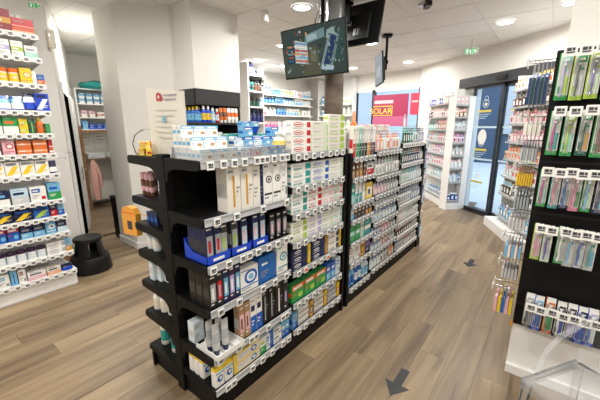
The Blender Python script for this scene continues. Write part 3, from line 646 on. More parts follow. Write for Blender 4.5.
# --- bay 3
pc = ['on the top shelf of third bay', 'on the second shelf of third bay', 'on the third shelf of third bay', 'on the fourth shelf of third bay', 'on the fifth shelf of third bay', 'on the sixth shelf of third bay', 'on the bottom shelf of third bay']
T0, T1 = 1.51, 1.935
def tall(base, a, h=.2, w=.045, look=None): return carton(w, h, .04, base, 'half', a, 'white', look=look or 'slim %s carton with %s base' % (base, a))
fill(FR, T0, T1, Z3[0], [(tall('offwhite', 'red', .25), 1, 1), (tall('offwhite', 'green', .25), 1, 1), (tall('mint', 'darkgreen', .25), 1, 1), (tall('lightgrey', 'charcoal', .25), 1, 1), (tall('offwhite', 'black', .25), 1, 1), (tall('offwhite', 'gold', .25), 1, 1), (tall('lightgrey', 'brown', .25), 1, 1), (tall('white', 'plum', .25), 1, 1)], pc[0], G1)
fill(FR, T0, T1, Z3[1], [(tall('brown', 'tan', .13), 2, 1), (tall('tan', 'gold', .13), 1, 1), (tall('charcoal', 'brown', .13), 1, 1), (carton(.13, .11, .04, 'white', 'half', 'red', 'charcoal', look='white carton with red base'), 1, 1)], pc[1], G1)
fill(FR, T0, T1, Z3[2], [(tall('teal', 'mint', .18), 1, 1), (tall('white', 'teal', .18), 2, 1), (tall('lightgrey', 'white', .18), 1, 1), (carton(.13, .15, .04, 'yellow', 'photo', 'white', 'charcoal', look='yellow carton with white panel'), 1, 1)], pc[2], G1)
fill(FR, T0, T1, Z3[3], [(tall('ice', 'sky', .11, .06), 1, 1), (tall('brown', 'charcoal', .1, .06), 3, 1), (tall('charcoal', 'gold', .1, .06), 2, 1)], pc[3], G1)
fill(FR, T0, T1, Z3[4], [(carton(.09, .16, .04, 'green', 'band', 'mint', look='green carton with mint band'), 2, 1), (carton(.05, .16, .04, 'white', 'half', 'mint', look='white and mint carton'), 1, 1), (carton(.13, .15, .04, 'teal', 'band', 'white', look='teal carton with white band'), 1, 1)], pc[4], G1)
fill(FR, T0, T1, Z3[5], [(carton(.1, .14, .04, 'white', 'logo', 'tan', look='white carton with beige label'), 2, 1), (carton(.1, .15, .04, 'gold', 'photo', 'brown', 'yellow', look='gold pack with brown picture'), 1, 1), (carton(.09, .13, .04, 'violet', 'half', 'navy', look='violet pack'), 1, 1)], pc[5], G1)
fill(FR, T0, T1, Z3[6], [(bottle(.03, .19, 'sky', 'white', 'blue', look='light blue mouthwash bottle'), 2, 1), (bottle(.03, .19, 'blue', 'white', 'ice', look='blue mouthwash bottle'), 2, 1), (bottle(.03, .19, 'ice', 'blue', 'sky', look='clear mouthwash bottle with blue cap'), 2, 1)], pc[6], G1)
# --- bays 4 and 5: blister cards standing in rows
rows4 = ['top', 'second', 'third', 'fourth', 'fifth', 'sixth', 'seventh', 'bottom']
pal4 = [[('offwhite', 'orange', 'white'), ('offwhite', 'peach', 'rose'), ('white', 'sky', 'ice'), ('offwhite', 'red', 'peach')], [('lightgrey', 'steel', 'white'), ('white', 'mint', 'lightgrey'), ('ice', 'grey', 'white')],
        [('white', 'lilac', 'rose'), ('ice', 'grey', 'lightgrey')], [('lightgrey', 'charcoal', 'white'), ('white', 'steel', 'lightgrey')], [('ice', 'sky', 'white'), ('white', 'blue', 'ice'), ('lightgrey', 'navy', 'paleblue')],
        [('paleblue', 'blue', 'white'), ('white', 'orange', 'rose'), ('ice', 'navy', 'lightgrey')], [('white', 'blue', 'paleblue'), ('ice', 'red', 'white'), ('lightgrey', 'steel', 'ice')], [('white', 'blue', 'ice'), ('paleblue', 'navy', 'white'), ('white', 'red', 'peach')]]
def hz(zs, i): return (zs[i-1]-zs[i]-.055) if i else .2
for i, z in enumerate(Z4):
    h = min(.19, hz(Z4, i)); n = 8
    for k in range(n):
        c = pal4[i][(k*len(pal4[i]))//n] if i else random.choice(pal4[i])
        sp = hang(.062, h, c[0], c[1], c[2]); x, y = FR.pt(1.985+k*.0765, .02); put(sp, x, y, z, FR.a, 'on the %s row of fourth bay' % rows4[i], 'cards on the far gondola', k)
pal5 = [[('mint', 'teal', 'darkgreen'), ('ice', 'darkgreen', 'teal'), ('paleblue', 'teal', 'white'), ('lightgrey', 'navy', 'steel'), ('white', 'steel', 'lilac')], [('mint', 'darkgreen', 'charcoal'), ('ice', 'teal', 'navy'), ('white', 'red', 'navy'), ('lightgrey', 'darkgreen', 'steel')],
        [('ice', 'mint', 'white'), ('mint', 'teal', 'ice'), ('white', 'steel', 'lightgrey')], [('lightgrey', 'charcoal', 'white'), ('white', 'charcoal', 'grey')], [('offwhite', 'cream', 'white'), ('white', 'mint', 'lightgrey'), ('palegreen', 'grey', 'white')],
        [('white', 'rose', 'charcoal'), ('ice', 'red', 'grey'), ('lightgrey', 'charcoal', 'white')], [('ice', 'blue', 'white'), ('white', 'red', 'lightgrey'), ('lightgrey', 'navy', 'white')]]
for i, z in enumerate(Z5):
    h = min(.19, hz(Z5, i)); n = 11
    for k in range(n):
        c = pal5[i][(k*len(pal5[i]))//n]; sp = hang(.056, h, c[0], c[1], c[2]); x, y = FR.pt(2.65+k*.0655, .02); put(sp, x, y, z, FR.a, 'on the %s row of fifth bay' % rows4[i], 'cards on the far gondola', k)

# --- gondola top: boxes, trays, sign
ZT = Z1[0]
x, y = FR.pt(.03, .004); FT = FR
act = MB().box(0, .622, -.003, 0, 0, .075).box(0, .003, 0, .26, 0, .06).box(.619, .622, 0, .26, 0, .075).box(.28, .283, 0, .26, 0, .06)
tag(build('acrylic_tray', act, 'acrylic', None, (x, y, ZT), FR.a), 'low clear acrylic guard around the boxes on gondola top', 'tray')
w1 = carton(.072, .055, .036, 'white', 'pill', 'sky', 'tan', look='small white carton with blue flash')
w2 = carton(.066, .05, .04, 'white', 'pill', 'sky', 'lilac', look='white carton with blue and lilac print')
w3 = carton(.066, .05, .04, 'rose', 'pill', 'sky', 'red', look='pink carton with blue flash')
lb = carton(.07, .052, .05, 'sky', 'pill', 'blue', 'white', look='light blue carton with white oval')
lb2 = carton(.066, .05, .05, 'ice', 'pill', 'blue', 'paleblue', look='pale carton with blue flash')
deepw = ['', ', second row back', ', third row back', ', fourth row back', ', fifth row back', ', sixth row back']
for q in range(6):
    for k in range(3):
        s = .074+k*.076; x, y = FR.pt(s, .028+q*.038)
        put(w1, x, y, ZT+.001, FR.a, 'on top of the gondola'+deepw[q], G1, s)
        if q in (4, 5): put(w1, x, y, ZT+.112, FR.a, 'on third layer of gondola top'+deepw[q], G1, s)
        if q in (2, 3, 4, 5): put(w1, x, y, ZT+.0565, FR.a, 'on upper layer of gondola top'+deepw[q], G1, s)
for k, sp in enumerate([w2, w3, lb2, lb, lb]):
    s = .325+k*.072; x, y = FR.pt(s, .032); put(sp, x, y, ZT+.001, FR.a, 'in the clear front tray of gondola top', G1, s)
for k, (sp, st) in enumerate([(lb2, 2), (lb, 3), (lb2, 2), (lb, 2), (lb, 3)]):
    for q in range(st):
        s = .33+k*.073; x, y = FR.pt(s, .095); put(sp, x, y, ZT+.001+q*.0535, FR.a, 'in the second row on gondola top', G1, s, q)
for k in range(4):
    s = .37+k*.09; x, y = FR.pt(s, .19); put(carton(.085, .12, .06, 'mint', 'pill', 'teal', 'white', look='mint green carton'), x, y, ZT+.001, FR.a, 'at the back of gondola top', G1, s)
for k in range(2):
    s = .40+k*.066; x, y = FR.pt(s, .105); put(carton(.062, .03, .04, 'sky', 'pill', 'blue', 'white', look='flat blue carton'), x, y, ZT+.163, FR.a, 'lying on light blue cartons of gondola top', G1, s)
# dark blue dish, grey pouches, clear bag
x, y = FR.pt(.52, .19)
tag(build('plastic_basket', MB().lathe([(.045, 0), (.06, .035), (.062, .04), (.056, .04), (.042, .006)], 16, 'royal', sx=1.2), 'gloss', None, (x, y, ZT+.122), FR.a, True), 'small oval dark blue basket on the gondola top boxes', 'basket')
for k in range(6):
    s = .2+k*.028; x, y = FR.pt(s, .285-.006*k); put(pouch(.11, .13, .024, 'lightgrey', 'steel', 'charcoal', look='grey foil pouch'), x, y, ZT+.001, FR.a+.5, 'stacked behind cartons on gondola top', G1, s)
x, y = FR.pt(.645, .06)
tag(build('clear_bag', MB().lathe([(.035, 0, 'offwhite'), (.05, .02, 'cream'), (.048, .05, 'yellow'), (.04, .08, 'white'), (.02, .1, 'offwhite'), (.028, .12, 'white')], 9, 'offwhite', sx=1.1), 'gloss', None, (x, y, ZT), FR.a), 'crumpled clear bag of white and yellow sachets', 'bag')
# info sign: bent white card on the top
sg = thing('info_sign', 'white information card with red logo standing on the gondola end', 'sign', (-1.71, 1.0, ZT+.0), R(8))
m = MB(); n = 8
for i in range(n):
    u0, u1 = -.155+.31*i/n, -.155+.31*(i+1)/n; f = lambda u: -.5*u*u
    m.face([(u0, f(u0), 0), (u1, f(u1), 0), (u1, f(u1), .375-.1*(u1+.155)), (u0, f(u0), .375-.1*(u0+.155))], 'offwhite')
    m.face([(u1, f(u1)+.003, 0), (u0, f(u0)+.003, 0), (u0, f(u0)+.003, .375-.1*(u0+.155)), (u1, f(u1)+.003, .375-.1*(u1+.155))], 'offwhite')
build('panel', m, 'card', sg)
lg = MB()
for (cx, cz, rx) in ((-.06, .325, .022), (-.045, .315, .014), (-.07, .312, .012)): lg.oval(cx, cz, rx, rx, -.006-.0008*rx*50, 'red')
lg.oval(-.058, .323, .009, .009, -.0085, 'offwhite')
build('red_logo', lg, 'card', sg)
gl = MB()
for k in range(2): gl.front(-.02, .09-.01*k, .327-.022*k, .334-.022*k, -.0075, 'a9aab0')
for k in range(6): gl.front(-.1, .08-.03*(k % 3), .25-.03*k, .255-.03*k, -.009, 'd6d2c8')
gl.oval(-.03, .2, .012, .02, -.0095, 'sky')
build('printed_text', gl, 'card', sg)
# left-hand side: bowl with yellow sachets and what stands on the ends of the shelves
bw = thing('clear_bowl', 'clear plastic dome bowl on the left top shelf end', 'bowl', (-1.86, .96, 1.435))
build('bowl_shell', MB().lathe([(.06, 0), (.085, .02), (.095, .07), (.08, .12), (.04, .15), (.001, .155)], 16), 'thin', bw, smooth=True)
for k, (dx, dy, dz, a, c) in enumerate([(-.03, -.035, .001, 10, 'yellow'), (.03, -.03, .001, -20, 'yellow'), (0, .03, .001, 40, 'cream'), (.005, -.035, .042, 75, 'yellow'), (-.03, .02, .042, -40, 'orange')]):
    put(carton(.052, .04, .026, c, 'logo', 'red', 'white', look='%s sachet box with red print' % c), -1.86+dx, .96+dy, 1.437+dz, R(a), 'inside the clear dome bowl', 'sachets in the bowl', k)
LZ = [1.19, 1.02, .84, .63, .41, .15]
def lput(sp, s, back, z, place, k): x, y = FL.pt(4.3-.90-s, back); put(sp, x, y, z, FL.a, place, 'products on left shelf ends', k)
for k in range(5): lput(tube_pack(.036, .14, 'rose', 'brown', 'brown', look='pink cosmetic tube with brown cap'), .05+.045*(k % 2), .03+.05*(k//2), LZ[0], 'on upper left shelf end', k)
for k in range(6): lput(carton(.04, .075, .035, 'navy', 'pill', 'blue', 'sky', look='small navy carton'), .04+.045*(k % 2), .1+.042*(k//2), LZ[1], 'on second left shelf end', k)
og = thing('hanging_bag', 'orange paper bag hanging beside the left shelf ends', 'bag', (-2.2, .95, .88), R(10))
build('bag_body', MB().prism([(-.07, 0), (.07, 0), (.075, .15), (.05, .19), (0, .2), (-.05, .19), (-.075, .15)], -.02, .02, 'y', 'e9a23b').front(-.02, .03, .04, .1, -.0206, 'charcoal'), 'card', og)
build('cord', MB().tube([(0, 0, .19), (.03, 0, .16), (.2, 0, .15)], .003, 5, 'gold'), 'card', og)
build('bag_seam', MB().box(-.06, .06, -.022, .022, .15, .16, 'orange'), 'card', og)
for k in range(4): lput(bottle(.028, .13, 'ice', 'white', 'offwhite', look='clear glass bottle with white cap'), .05+.065*(k % 2), .05+.07*(k//2), LZ[2], 'on third left shelf end', k)
for k in range(3): lput(carton(.06, .15, .05, 'ice', 'plain', look='pale tall carton'), .05+.02*k, .06+.055*k, LZ[3], 'on fourth left shelf end', k)
for k in range(3): lput(bottle(.03, .14, 'white', 'tan', 'cream', look='white bottle with tan cap'), .05+.01*k, .05+.07*k, LZ[4], 'on fifth left shelf end', k)
for k in range(2): lput(bottle(.03, .2, 'offwhite', 'teal' if k == 0 else 'mint', 'teal', look='off-white bottle with %s cap' % ('teal' if k == 0 else 'mint')), .06, .08+.13*k, LZ[5], 'on the bottom left shelf end', k)
# on top of the far gondola
def top2(sp, s, back, place, k, z=1.37): x, y = FR.pt(s, back); put(sp, x, y, z, FR.a, place, 'products on far gondola top', k)
for k in range(4): top2(carton(.075, .24, .05, 'white', 'bar', 'black', look='white box with black window'), 1.52+k*.1, .1, 'on top of the third bay, behind slim cartons', k)
for k in range(8): top2(carton(.06, .235, .05, 'offwhite' if k % 3 else 'rose', 'half', 'peach' if k % 2 else 'cream', look='pale %s display box' % ('cream' if k % 3 else 'rose')), 2.0+k*.075, .17, 'on top of the fourth bay', k, 1.39)
x, y = FR.pt(2.0, .28)
ob = thing('pump_bottle', 'orange bottle on the top of the far gondola', 'bottle', (x, y, 1.42))
build('bottle_body', MB().lathe([(.05, 0, 'orange'), (.055, .08, 'orange'), (.045, .18, 'orange'), (.02, .23, 'orange')], 12, 'orange'), 'gloss', ob, smooth=True)
build('pump', MB().lathe([(.022, .225, 'peach'), (.02, .28, 'peach'), (.014, .33, 'rose')], 10, 'peach'), 'gloss', ob)
ds = thing('cardboard_display', 'blank white cardboard display seen from behind, above far gondola', 'display', (*FR.pt(3.15, .2), 1.42), FR.a+.35)
build('back_panel', MB().box(-.14, .14, -.012, .012, 0, .28), 'white', ds)
for k, c in enumerate(('mint', 'teal', 'lime', 'orange', 'brown')): build('header_tab', MB().prism([(-.13+k*.052, .28), (-.13+k*.052+.048, .28), (-.13+k*.052+.04, .33), (-.13+k*.052+.01, .33)], -.006, .006, 'y', c), 'card', ds)
# end of far gondola: hanging cards in blue at the corner
FE = Face((-1.3, 4.39), (0, 1))
for k in range(6):
    c = [('sky', 'blue', 'paleblue'), ('white', 'peach', 'offwhite'), ('lilac', 'violet', 'white'), ('rose', 'plum', 'white'), ('white', 'violet', 'lilac'), ('paleblue', 'sky', 'white')][k]
    sp = hang(.07, .22, c[0], c[1], c[2], look='%s hanging card' % c[0])
    put(sp, -1.284, 4.32, .12+k*.24, R(90), 'on the end post of far gondola', 'cards on the gondola end post', k, k)

# ================================================================== LEFT WALL SHELVES
LF = Face((-3.70, -.4), (0, 1)); LB = (-3.9, -.4, 0)
ls = thing('wall_shelf', 'tall white metal shelf of medicine boxes against left wall', 'shelf unit', LB)
LZs = [2.38, 2.19, 1.97, 1.74, 1.54, 1.36, 1.17, .92, .76, .59, .38, .18]
build('back_panel', MB().box(-.25, -.235, 0, 1.4, 0, 2.62), 'white', ls)
build('plinth', MB().box(-.235, .18, 0, 1.395, .015, .14).box(-.235, .17, .01, 1.385, 0, .015), 'white', ls)
build('upright', MB().box(-.235, -.2, 1.36, 1.4, .14, 2.62), 'white', ls)
for z in LZs:
    sh = shelf_board(ls, LF, 0, 1.4, .42, z, 'white', 'white', [t for t in spread(1.4, 19, .008) if t > .6], base=LB, lip=.034)
    build('bracket', MB().prism([(0.01, 0), (.41, 0), (.41, -.07), (.2, -.045), (.05, -.03), (.01, -.03)], 1.398, 1.402, 'x'), 'white', sh)
wl = ['on the top shelf', 'on the second shelf', 'on the third shelf', 'on the fourth shelf', 'on the fifth shelf', 'on the sixth shelf', 'on the seventh shelf', 'on the eighth shelf', 'on the ninth shelf', 'on the tenth shelf', 'on the eleventh shelf', 'on the bottom shelf']
wl = [s+' by left wall' for s in wl]
GL = 'medicine boxes on the left wall'
def lw(i, s0, items): fill(LF, s0, 1.385, LZs[i], items, wl[i], GL, back=.02)
lw(0, 1.08, [(carton(.15, .17, .1, 'darkred', 'band', 'gold', look='dark red carton with gold band'), 1, 1), (carton(.15, .12, .1, 'red', 'stripe', 'peach', 'orange', look='red carton with pale stripes'), 1, 1)])
lw(1, 1.02, [(carton(.08, .13, .08, 'white', 'band', 'green', look='white carton with green band'), 1, 1), (carton(.08, .125, .08, 'white', 'band', 'lilac', look='white carton with lilac band'), 1, 1), (carton(.08, .125, .08, 'white', 'band', 'lime', look='white carton with lime band'), 1, 1), (carton(.09, .1, .08, 'white', 'half', 'mint', look='white carton with mint base'), 1, 1)])
lw(2, 1.0, [(jar(.037, .12, 'cream', 'orange', 'yellow'), 3, 1), (carton(.08, .13, .08, 'yellow', 'swirl', 'gold', 'yellow', look='yellow carton with round face'), 1, 1), (carton(.03, .11, .08, 'white', 'plain', look='narrow white carton'), 1, 1), (carton(.055, .09, .08, 'blue', 'half', 'orange', look='blue carton with orange base'), 1, 1)])
bp = pouch(.085, .12, .06, 'blue', 'white', 'sky', look='blue pack with white belly'); bd = pouch(.08, .15, .06, 'navy', 'royal', 'white', look='navy pack with white patch')
lw(3, .96, [(bp, 3, 1), (bd, 1, 1), (carton(.1, .155, .08, 'royal', 'diag', 'white', 'navy', look='royal blue carton with white slash'), 1, 1)])
lw(4, .94, [(carton(.1, .145, .08, 'green', 'half', 'white', 'orange', look='green carton with white base'), 2, 1), (carton(.06, .065, .08, 'yellow', 'band', 'lime', look='yellow carton with lime band'), 1, 2), (carton(.045, .13, .07, 'darkgreen', 'bar', 'lime', look='dark green slim carton'), 1, 1), (bottle(.03, .14, 'orange', 'yellow', 'orange', look='orange bottle with yellow pump', pump=True), 1, 1), (carton(.035, .09, .07, 'green', 'plain', look='narrow green carton'), 1, 1)])
oc = carton(.1, .06, .08, 'orange', 'band', 'peach', look='orange carton with peach band')
lw(5, .92, [(carton(.075, .09, .08, 'red', 'half', 'white', look='red carton with white base'), 1, 1), (carton(.08, .13, .08, 'rose', 'swirl', 'red', 'white', look='pale carton with red shield'), 1, 1), (oc, 2, 2), (carton(.03, .125, .08, 'red', 'stripe', 'white', 'orange', look='narrow red carton'), 1, 1)])
lw(6, .90, [(carton(.1, .13, .08, 'white', 'diag', 'yellow', 'grey', look='white carton with yellow slash'), 4, 1), (pouch(.06, .12, .05, 'navy', 'white', 'navy', look='navy pack with white stripe'), 1, 1)])
lw(7, .88, [(carton(.11, .13, .09, 'navy', 'half', 'white', 'sky', look='navy carton with white base'), 1, 1), (carton(.12, .14, .09, 'paleblue', 'half', 'lightgrey', 'navy', look='pale blue carton with navy title'), 1, 1), (carton(.12, .14, .09, 'white', 'logo', 'blue', 'red', look='white carton with blue label'), 1, 1), (carton(.1, .16, .09, 'sky', 'half', 'green', 'blue', look='sky blue carton with green base'), 1, 1)])
lw(8, .86, [(carton(.13, .1, .09, 'navy', 'diag', 'yellow', 'blue', look='navy carton with yellow slash'), 2, 1), (carton(.12, .1, .09, 'blue', 'diag', 'lime', 'navy', look='blue carton with lime slash'), 1, 1), (carton(.05, .13, .07, 'plum', 'half', 'red', look='plum narrow carton'), 1, 1), (carton(.05, .12, .07, 'sky', 'half', 'blue', look='sky narrow carton'), 1, 1)])
lw(9, .84, [(carton(.08, .125, .09, 'blue', 'pill', 'red', 'sky', look='blue carton with red top'), 2, 1), (carton(.085, .12, .09, 'navy', 'half', 'sky', look='navy carton with sky base'), 2, 1), (carton(.08, .125, .09, 'sky', 'swirl', 'white', 'blue', look='sky blue carton with white ring'), 1, 1), (carton(.08, .12, .09, 'navy', 'half', 'paleblue', look='navy carton with pale base'), 1, 1)])
pj = jar(.036, .11, 'white', 'plum', 'ice')
lw(10, .82, [(pj, 5, 1), (carton(.15, .058, .09, 'white', 'oval', 'steel', 'grey', look='wide white carton with grey oval'), 1, 2), (carton(.05, .12, .08, 'sky', 'half', 'gold', look='sky and gold carton'), 1, 1)])
lw(11, .8, [(carton(.08, .12, .08, 'white', 'logo', 'sky', look='white carton with sky label'), 1, 1), (carton(.045, .14, .07, 'sky', 'bar', 'blue', look='slim sky carton with blue bar'), 1, 1), (carton(.055, .13, .07, 'white', 'logo', 'darkred', look='white carton with dark red label'), 1, 1), (carton(.14, .08, .09, 'white', 'half', 'rose', 'navy', look='wide white carton with pink base'), 1, 1), (carton(.11, .08, .09, 'offwhite', 'half', 'peach', 'navy', look='off-white carton with peach base'), 1, 1), (pouch(.1, .06, .09, 'navy', 'royal', 'navy', look='low navy pack'), 1, 1)])
# wire loop on the end of the shelf, a cardboard box behind the step stool
build('wire_loop', MB().tube([(.2, 1.4, 1.36), (.2, 1.5, 1.36), (.2, 1.52, 1.34), (.2, 1.5, 1.31), (.2, 1.4, 1.31)], .003, 5, 'lightgrey'), 'chrome', ls)
bx = thing('cardboard_box', 'narrow brown cardboard box behind the black step stool', 'box', (-4.17, 1.03, 0))
build('box_body', MB().box(-.045, .045, -.02, .05, 0, .6), 'kraft', bx)
build('tape', MB().box(-.046, .046, .005, .025, .2, .601), 'rail', bx)

# step stool
st = thing('step_stool', 'round black plastic step stool on the wood floor', 'stool', (-4.01, 1.23, 0))
build('base_drum', MB().lathe([(.205, 0), (.205, .03), (.19, .16), (.18, .175), (.13, .18), (.12, .185)], 28), 'blackp', st, smooth=True)
build('top_step', MB().lathe([(.125, .345), (.14, .35), (.143, .38), (.135, .392), (.001, .394)], 28), 'blackp', st, smooth=True)
for k in range(4):
    a = PI/4+k*PI/2; m = MB(); w0 = .45
    P = []
    for (r_, z) in ((.155, .17), (.12, .352)):
        for da in (-w0, -.15, .15, w0): P.append((r_*math.cos(a+da), r_*math.sin(a+da), z))
    for (r_, z) in ((.135, .17), (.10, .352)):
        for da in (-w0, -.15, .15, w0): P.append((r_*math.cos(a+da), r_*math.sin(a+da), z))
    fs = [(i, i+1, i+5, i+4) for i in range(3)]+[(i+9, i+8, i+12, i+13) for i in range(3)]+[(0, 4, 12, 8), (3, 11, 15, 7)]
    build('leg', m.grid(P, fs, 'black'), 'blackp', st)
build('rim_band', MB().lathe([(.207, .004), (.209, .01), (.207, .03), (.2, .032)], 28), 'rail' if False else 'blackp', st)

# ================================================================== BACK ROOM
br = thing('storage_rack', 'storage shelves with wooden frame in the back room', 'shelf unit', (-7.2, 2.72, 0))
build('side_panel', MB().box(-.2, .2, -.42, -.4, 1.56, 2.3), 'white', br); build('side_panel', MB().box(-.2, .2, .6, .62, 0, 2.3), 'white', br)
build('post', MB().box(.16, .22, -.47, -.4, 0, 1.62), 'timber', br)
for z in (2.3, 2.03, 1.78, 1.56): build('shelf', MB().box(-.2, .2, -.4, .6, z-.02, z), 'white', br)
build('wood_rail', MB().box(.16, .22, -.4, .6, 1.5, 1.545), 'timber', br)
build('back_panel', MB().box(-.2, -.19, -.4, .6, .1, 2.3), 'wall', br)
build('shelf', MB().box(-.2, .2, -.4, .6, .98, 1.0), 'timber', br)
cdr = build('cabinet_door', MB().cbox(.18, .2, .1, .58, .1, .9, 'white', .003), 'white', br); build('handle', MB().box(.2, .215, .14, .16, .5, .6), 'chrome', cdr)
FB = Face((-7.0, 2.32), (0, 1)); GB = 'boxes in the back room'
def bf(z, items, pl): fill(FB, .03, .9, z, items, pl, GB, back=.03)
bf(2.03, [(carton(.09, .09, .1, 'sky', 'half', 'white', look='sky blue medicine carton'), 4, 2), (carton(.09, .09, .1, 'white', 'half', 'blue', look='white and blue medicine carton'), 3, 2)], 'on top back-room shelf')
bf(1.78, [(carton(.09, .12, .1, 'rose', 'half', 'white', look='rose medicine carton'), 2, 1), (carton(.12, .1, .1, 'white', 'band', 'red', look='white carton with red stripe'), 2, 1), (carton(.08, .15, .1, 'red', 'half', 'white', look='red carton'), 1, 1), (carton(.1, .12, .1, 'lightgrey', 'half', 'rose', look='grey and rose carton'), 1, 1)], 'on middle back-room shelf')
bf(1.56, [(carton(.09, .15, .1, 'sky', 'logo', 'blue', look='pale blue carton'), 1, 1), (carton(.1, .1, .1, 'blue', 'half', 'royal', look='deep blue carton'), 6, 1)], 'on lower back-room shelf')
bf(1.0, [(carton(.3, .09, .2, 'lightgrey', 'plain', look='long grey storage bin', kind='bin', cat='bin'), 2, 1), (bottle(.04, .22, 'green', 'white', 'white', look='green bottle with white cap'), 1, 1)], 'on the wooden back-room shelf')
g_ = thing('folded_cloth', 'crumpled green cloth on top of the back-room rack', 'cloth', (-7.1, 2.75, 2.3))
m = MB().lathe([(.2, 0), (.25, .05), (.2, .11), (.1, .13), (.02, .14)], 14, 'teal', sy=1.3)
m.v = [(x*(1+.12*math.sin(7*y+20*z)), y*(1+.1*math.cos(9*x)), z+(.02*math.sin(25*x+13*y) if z > .01 else 0)) for (x, y, z) in m.v]
build('cloth', m, 'card', g_); build('fold', MB().tube([(-.1, -.2, .1), (.1, -.1, .13), (.18, .1, .11)], .03, 6, 'darkgreen'), 'card', g_)
for k, (yy, zz, lk) in enumerate(((2.42, 1.16, 'white notice sheet pinned under the back-room shelf, left'), (2.66, 1.18, 'white notice sheet pinned under the back-room shelf, right'))):
    tag(build('paper_notice', MB().box(0, .003, 0, .2, 0, .28).box(.003, .0036, .03, .15, .22, .235, 'grey').box(.003, .0036, .03, .17, .16, .17, 'grey').box(.003, .0036, .03, .12, .1, .11, 'grey'), 'card', None, (-7.387+.0, yy, zz), 0), lk, 'notice')
ct = thing('coat', 'pink coat hanging on the wooden post of back room', 'coat', (-6.9, 2.40, .2))
m = MB()
rows = [(0, .04, .04), (.12, .07, .05), (.4, .065, .045), (.6, .06, .045), (.72, .045, .04), (.78, .02, .025)]; n = 12
for (z, a, b) in rows:
    for i in range(n):
        t = 2*PI*i/n; k = 1+.16*math.sin(4*t+z*5); m.v.append((b*math.cos(t)*k, a*math.sin(t)*k, z))
for k in range(len(rows)-1):
    for i in range(n): j = (i+1) % n; m.f.append((k*n+i, k*n+j, k*n+n+j, k*n+n+i)); m.c.append((1, 1, 1))
m.f.append(tuple(range(5*n, 6*n))); m.c.append((1, 1, 1))
build('coat_body', m, 'cloth', ct, smooth=True)
build('sleeve', MB().tube([(.02, .04, .7), (.03, .08, .5), (.03, .085, .25)], [.025, .025, .02], 8), 'cloth', ct, smooth=True)
build('hook', MB().tube([(0, 0, .77), (0, 0, .82), (-.06, 0, .84)], .006), 'chrome', ct)
bn = thing('waste_bin', 'tall black bin beside the white column base', 'bin', (-4.88, 2.0, 0), 0)
build('bin_body', MB().prism([(-.1, 0), (.1, 0), (.13, .6), (-.13, .6)], -.1, .1, 'y'), 'blackp', bn); build('rim', MB().box(-.14, .14, -.11, .11, .6, .62), 'blackp', bn)

# ================================================================== NICHE BEHIND THE COUNTER
nc = thing('counter_niche', 'dark grey niche cabinet below the white bulkhead', 'cabinet', (-3.58, 2.7, 0))
build('back_panel', MB().box(-.17, -.155, -.33, .36, 0, 2.045), 'greypanel', nc)
build('side_panel', MB().box(-.155, .16, -.345, -.33, 1.86, 2.045), 'greypanel', nc)
build('fascia', MB().box(.14, .17, -.335, .36, 1.865, 2.045), 'greypanel', nc)
build('shelf', MB().box(-.155, .18, -.34, .36, 1.63, 1.655), 'greypanel', nc)
build('shelf', MB().box(-.155, .18, -.34, .36, 1.36, 1.385), 'greypanel', nc)
build('lower_body', MB().box(-.155, .16, -.335, .36, 0, 1.0), 'greypanel', nc)
build('side_panel', MB().box(-.155, .16, .345, .36, 1.0, 2.045), 'greypanel', nc)
NF = Face((-3.4, 2.37), (0, 1)); GN = 'bottles in the counter niche'
fill(NF, .01, .66, 1.655, [(bottle(.03, .17, 'blue', 'navy', 'sky', look='dark blue bottle'), 1, 1), (bottle(.03, .2, 'royal', 'white', 'yellow', look='royal blue bottle with yellow label'), 2, 1), (bottle(.03, .18, 'sky', 'white', 'ice', look='sky blue bottle'), 1, 1), (bottle(.026, .17, 'red', 'white', 'ice', look='red and white bottle'), 1, 1),
     (tube_pack(.055, .19, 'orange', 'white', 'brown', look='orange tube with brown band'), 2, 1), (tube_pack(.055, .19, 'white', 'white', 'orange', look='white tube with orange band'), 3, 1)], 'in the dark niche', GN, back=.01)
NE = Face((-3.75, 2.355), (1, 0))
fill(NE, .02, .33, 1.655, [(bottle(.032, .19, 'blue', 'yellow', 'sky', look='blue bottle with yellow cap'), 4, 1)], 'on the near end of dark niche', GN, back=.02)
fill(NF, .02, .66, 1.385, [(bottle(.035, .17, 'white', 'yellow', 'charcoal', look='white bottle with yellow cap'), 3, 1), (carton(.09, .12, .08, 'charcoal', 'band', 'steel', look='charcoal pack'), 3, 1)], 'low in the dark niche', GN, back=.01)

# ================================================================== FAR WHITE SHELVES
def white_rack(name, label, F, L, depth, zs, top, base):
    root = thing(name, label, 'shelf unit', base); 
    loc = F.pt(0, 0); lx, ly = loc[0]-base[0], loc[1]-base[1]
    build('back_panel', MB().box(0, L, depth-.01, depth, 0, top), 'white', root, (lx, ly, 0), F.a)
    m = MB().box(-.03, .0, 0, depth, 0, top)
    for k in range(24): m.box(-.032, -.03, .05, .09, .4+k*.1, .44+k*.1, 'grey')
    build('upright', m, 'white', root, (lx, ly, 0), F.a); build('upright', MB().box(L, L+.03, .1, depth, 0, top), 'white', root, (lx, ly, 0), F.a)
    for z in zs: shelf_board(root, F, 0, L, depth-.012, z, 'white', 'white', [], base=base, lip=.03)
    build('plinth', MB().box(0, L, .03, depth-.02, 0, .1), 'white', root, (lx, ly, 0), F.a)
    return root
F1 = Face((-5.3, 5.02), (0, 1)); F2 = Face((-5.6, 5.72), (0, 1)); F3 = Face((-5.55, 8.0), (1, 0))
white_rack('wall_shelf', 'white perforated upright with short shelves behind the counter', F1, .52, .6, [2.71, 2.37, 2.04, 1.7, 1.3], 2.94, (-5.6, 5.3, 0))
white_rack('wall_shelf', 'long white shelves of bottles along far left wall', F2, 2.05, .4, [2.38, 2.17, 1.90, 1.6, 1.2], 2.6, (-5.8, 6.7, 0))
